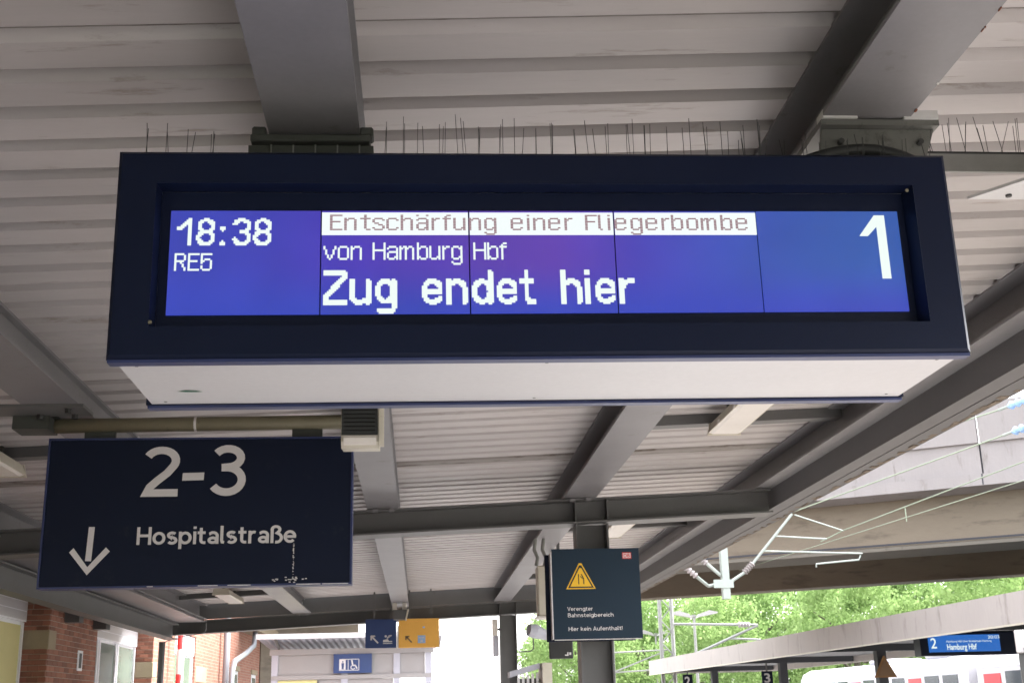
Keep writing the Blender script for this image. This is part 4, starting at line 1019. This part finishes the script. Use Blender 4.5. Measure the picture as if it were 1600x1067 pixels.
box('housing', M['navy'], fd, 13.40, 16.10, 33.03, 33.5, 2.74, 3.34, c=.02)
box('screen', M['far_blue'], fd, 13.62, 15.60, 33.01, 33.0295, 2.83, 3.27)
text('platform_number_text', '2', 13.68, 2.93, .27, 33.009, M['lcd_white'], fd, width=.16, bold=.01, cap_of='2')
text('destination_text', 'Hamburg Hbf', 14.12, 2.885, .15, 33.009, M['lcd_white'], fd, width=.82, bold=.02)
text('via_text', 'Hamburg Hbf über Buxtehude Harburg', 14.12, 3.08, .05, 33.009, M['lcd_white'], fd, width=1.25)
text('time_text', '20:03', 15.28, 3.16, .08, 33.009, M['lcd_white'], fd, width=.32)
for xx in (13.6, 15.8): box('hanger', M['steel2'], fd, xx, xx + .05, 33.2, 33.25, 3.3405, 3.36)
tw = thing('far_warning_triangle', 'dull orange triangle sign on a dark far platform column', 'sign', (14.72, 39.3, 2.3))
mb = MB(); mb.prism([(14.36, 2.32), (15.10, 2.32), (14.75, 2.99), (14.71, 2.99)], 39.36, 39.38, 'y'); mb.build('triangle', paint('dull_orange', (.22, .11, .035), .6), tw)
mb = MB(); mb.prism([(14.46, 2.375), (15.0, 2.375), (14.73, 2.88)], 39.35, 39.3595, 'y'); mb.build('triangle_field', paint('dull_orange_field', (.17, .095, .045), .6), tw)
box('bracket', M['steel2'], tw, 14.68, 14.78, 39.381, 39.50, 2.5, 2.56)
ck = thing('square_clock_sign', 'pale square sign with dark round mark at the lower right picture edge', 'sign', (12.0, 24.0, 2.4))
box('panel', M['letter_dull'], ck, 11.70, 12.25, 24.0, 24.12, 2.46, 2.90, c=.02)
flat('round_mark', [disc(11.99, 2.73, .13, 24)], 23.998, M['black_print'], ck)
text('letter_text', 'U', 11.80, 2.50, .06, 23.999, M['black_print'], ck)
box('post', M['steel2'], ck, 11.74, 11.9, 24.125, 24.09, 0, 2.88)

# ------------------------------------------------------------------ train beyond the far platform
tr = thing('regional_train', 'white regional train with red doors standing beyond the far platform', 'train', (22.9, 50, -.46))
TX0, TX1 = 21.6, 24.4
def car(y0, y1):
    mb = MB(); mb.prism([(TX0, .1), (TX0, 2.75), (TX0 + .16, 3.08), (TX0 + .6, 3.30), (TX1 - .6, 3.30), (TX1 - .16, 3.08), (TX1, 2.75), (TX1, .1)], y0, y1, 'y')
    body = mb.build('car_body', M['train_white'], tr)
    y = y0 + 1.0; k = 0
    while y < y1 - 1.6:
        if k % 4 == 2:
            d = box('door', M['train_red'], body, TX0 - .03, TX0 - .0005, y, y + 1.4, .15, 2.50)
        else:
            w = box('window', M['train_glass'], body, TX0 - .02, TX0 - .0005, y, y + 1.5, 1.25, 2.56)
        y += 1.9; k += 1
    box('roof_seam', M['train_grey'], body, TX0 - .012, TX0 - .0005, y0 + .2, y1 - .2, 2.70, 2.73)
    for yy in (y0 + 3, y0 + 10): box('roof_unit', M['train_grey'], body, TX0 + .5, TX1 - .5, yy, yy + 2.4, 3.301, 3.50, c=.08)
    for yy in (y0 + 2.5, y1 - 2.5):
        box('bogie', M['dark'], tr, TX0 + .5, TX1 - .5, yy - 1.2, yy + 1.2, -.4, .099)
        for wy in (-.8, .8): MB().tube([(TX0 + .55, yy + wy, -.05), (TX0 + .68, yy + wy, -.05)], .41, 16).build('wheel', M['rail'], tr)
car(26, 48); car(48.8, 71)
box('gangway', M['dark'], tr, TX0 + .6, TX1 - .6, 48.001, 48.799, .4, 2.9)

# ------------------------------------------------------------------ masts and lamps beyond the bridge
ms = thing('lattice_mast', 'tall grey lattice catenary mast before the trees', 'mast', (12.2, 62, 0))
for xx in (11.95, 12.55):
    MB().tube([(xx, 62, -.5), (xx + .03, 62, 8.6)], .10, 6).build('leg', M['galv'], ms)
z = 0.2; k = 0
while z < 8.2:
    MB().tube([((12.0, 12.5)[k % 2], 62, z), ((12.5, 12.0)[k % 2], 62, z + .55)], .03, 5).build('lattice_bar', M['galv'], ms); z += .55; k += 1
MB().tube([(12.6, 62, 5.50), (16.9, 62, 5.38)], .06, 8).build('cantilever_tube', M['galv'], ms)
MB().tube([(12.6, 62, 3.6), (16.9, 62, 5.36)], .065, 8).build('cantilever_strut', M['galv'], ms)
MB().tube([(15.4, 62, 4.75), (17.0, 62, 4.66)], .05, 8).build('registration_tube', M['galv'], ms)
ribbed((15.9, 62, 5.41), (16.5, 62, 5.39), .16, 4).build('insulator', M['insul'], ms)
m2 = thing('tube_mast', 'thin pale mast with bracket arms below the warning sign, right of the column', 'mast', (13.0, 82, 0))
MB().tube([(12.6, 82, -.5), (12.6, 82, 7.6)], .12, 8).build('post', M['galv'], m2)
MB().tube([(12.7, 82, 5.0), (16.2, 82, 5.1)], .05, 6).build('cantilever_tube', M['galv'], m2)
MB().tube([(12.7, 82, 3.8), (16.0, 82, 5.0)], .05, 6).build('cantilever_strut', M['galv'], m2)
MB().tube([(12.7, 82, 3.75), (16.5, 82, 3.9)], .05, 6).build('registration_tube', M['galv'], m2)
def tlamp(x, y, label):
    t = thing('platform_lamp', label, 'lamp', (x, y, 0), 'twin arm platform lamps beyond the bridge')
    MB().tube([(x, y, -.1), (x, y, 6.5)], [.11, .08], 8).build('post', M['galv'], t)
    for s in (-1, 1):
        mb = MB(); mb.prism([(x + s * .10, 6.42), (x + s * .35, 6.50), (x + s * 1.35, 6.68), (x + s * 1.40, 6.76), (x + s * .9, 6.86), (x + s * .3, 6.66)], y - .2, y + .2, 'y'); mb.build('lamp_head', M['lift'], t)
    box('cap', M['galv'], t, x - .12, x + .12, y - .12, y + .12, 6.501, 6.62)
tlamp(15.9, 72, 'nearest twin headed lamp post right of the lattice mast')
tlamp(17.0, 90, 'twin headed lamp post between the warning sign and lattice mast')
tlamp(14.6, 128, 'tiny far twin headed lamp post seen left of the column')
tlamp(20.4, 128, 'tiny far twin headed lamp post right beside the column')

# ------------------------------------------------------------------ trees
def crown_mesh(seed, rx, rz, n_cl, n_lf, ls):
    r = random.Random(seed); vs = []; fs = []
    for c in range(n_cl):
        while True:
            d = Vector((r.uniform(-1, 1), r.uniform(-1, 1), r.uniform(-1, 1)))
            if .25 < d.length < 1: break
        d = d.normalized() * (d.length ** .45)
        c0 = Vector((d.x * rx, d.y * rx, d.z * rz)); cr_ = r.uniform(.5, 1.15) * rx * .24
        for _ in range(n_lf):
            p = c0 + Vector((r.gauss(0, 1), r.gauss(0, 1), r.gauss(0, .75))) * cr_ * .55
            a = Vector((r.gauss(0, 1), r.gauss(0, 1), r.gauss(0, .5))).normalized(); b_ = a.orthogonal().normalized()
            b_.rotate(Matrix.Rotation(r.uniform(0, 6.28), 3, a)); s = ls * r.uniform(.6, 1.3)
            o = len(vs); u = a.cross(b_)
            vs += [p - b_ * s, p + u * s * .55, p + b_ * s, p - u * s * .55]; fs.append((o, o + 1, o + 2, o + 3))
    me = bpy.data.meshes.new('crown'); me.from_pydata([tuple(v) for v in vs], [], fs); return me
CROWNS = []
for i in range(4):
    me = crown_mesh(40 + i, 4.0, 4.6, 120, 170, .125); me.materials.append(M['leaf_a'] if i % 2 == 0 else M['leaf_b']); CROWNS.append(me)
def tree(x, y, base, hgt, sc, i, label):
    t = thing('deciduous_tree', label, 'tree', (x, y, base), 'leafy trees behind the bridge')
    r = random.Random(i * 3 + 1); top = hgt - 3.2 * sc
    tk = MB().tube([(x, y, base - .3), (x + r.uniform(-.2, .2), y, base + top * .5), (x, y, base + top)], [.32 * sc, .24 * sc, .10 * sc], 8).build('trunk', M['trunk'], t)
    for k in range(6):
        a = k * 1.05 + r.random(); z0 = base + top * r.uniform(.45, .9)
        MB().tube([(x, y, z0), (x + math.cos(a) * 1.3 * sc, y + math.sin(a) * 1.3 * sc, z0 + 1.3 * sc), (x + math.cos(a) * 2.6 * sc, y + math.sin(a) * 2.6 * sc, z0 + 2.1 * sc)], [.12 * sc, .07 * sc, .03 * sc], 5).build('limb', M['trunk'], tk)
    o = bpy.data.objects.new('crown', CROWNS[i % 4]); C.objects.link(o); o.parent = t
    o.location = (0, 0, hgt - 4.2 * sc); o.scale = (sc, sc, sc); o.rotation_euler = (0, 0, r.uniform(0, 6.28))
TREES = [(12.5, 98, -.5, 9.5, 1.05), (18.5, 104, -.5, 10.5, 1.15), (19.5, 84, -.5, 9.0, 1.0), (25, 92, -.5, 11.0, 1.2), (27.5, 78, -.5, 10.2, 1.1), (32.5, 88, -.5, 12.0, 1.25),
         (35, 74, -.5, 11.0, 1.15), (40.5, 82, -.5, 12.5, 1.3), (23, 112, -.5, 12.5, 1.3), (31, 108, -.5, 14, 1.4), (39, 104, -.5, 14.5, 1.4), (49, 98, -.5, 15, 1.5), (15, 120, -.5, 12, 1.3)]
PLACE = ['leafy tree mostly hidden by the column under the warning sign', 'leafy tree just right of the lower corner of the warning sign', 'leafy tree just right of the lattice mast under the hanging post',
         'fresh green tree behind the tip of the far bracket arm', 'nearest tree above the middle of the far canopy edge', 'tree just behind the nearest one over the middle of the far canopy',
         'nearest tree above the distant blue display', 'leafy tree at the right picture edge under the bridge', 'back row tree directly behind the lattice mast', 'back row tree between the hanging post and the bridge middle',
         'farthest tree over the middle of the far canopy', 'back row tree at the right picture edge', 'back row tree peeking out left of the column']
for i, (x, y, b_, h_, s_) in enumerate(TREES): tree(x, y, b_, h_, s_, i, PLACE[i])
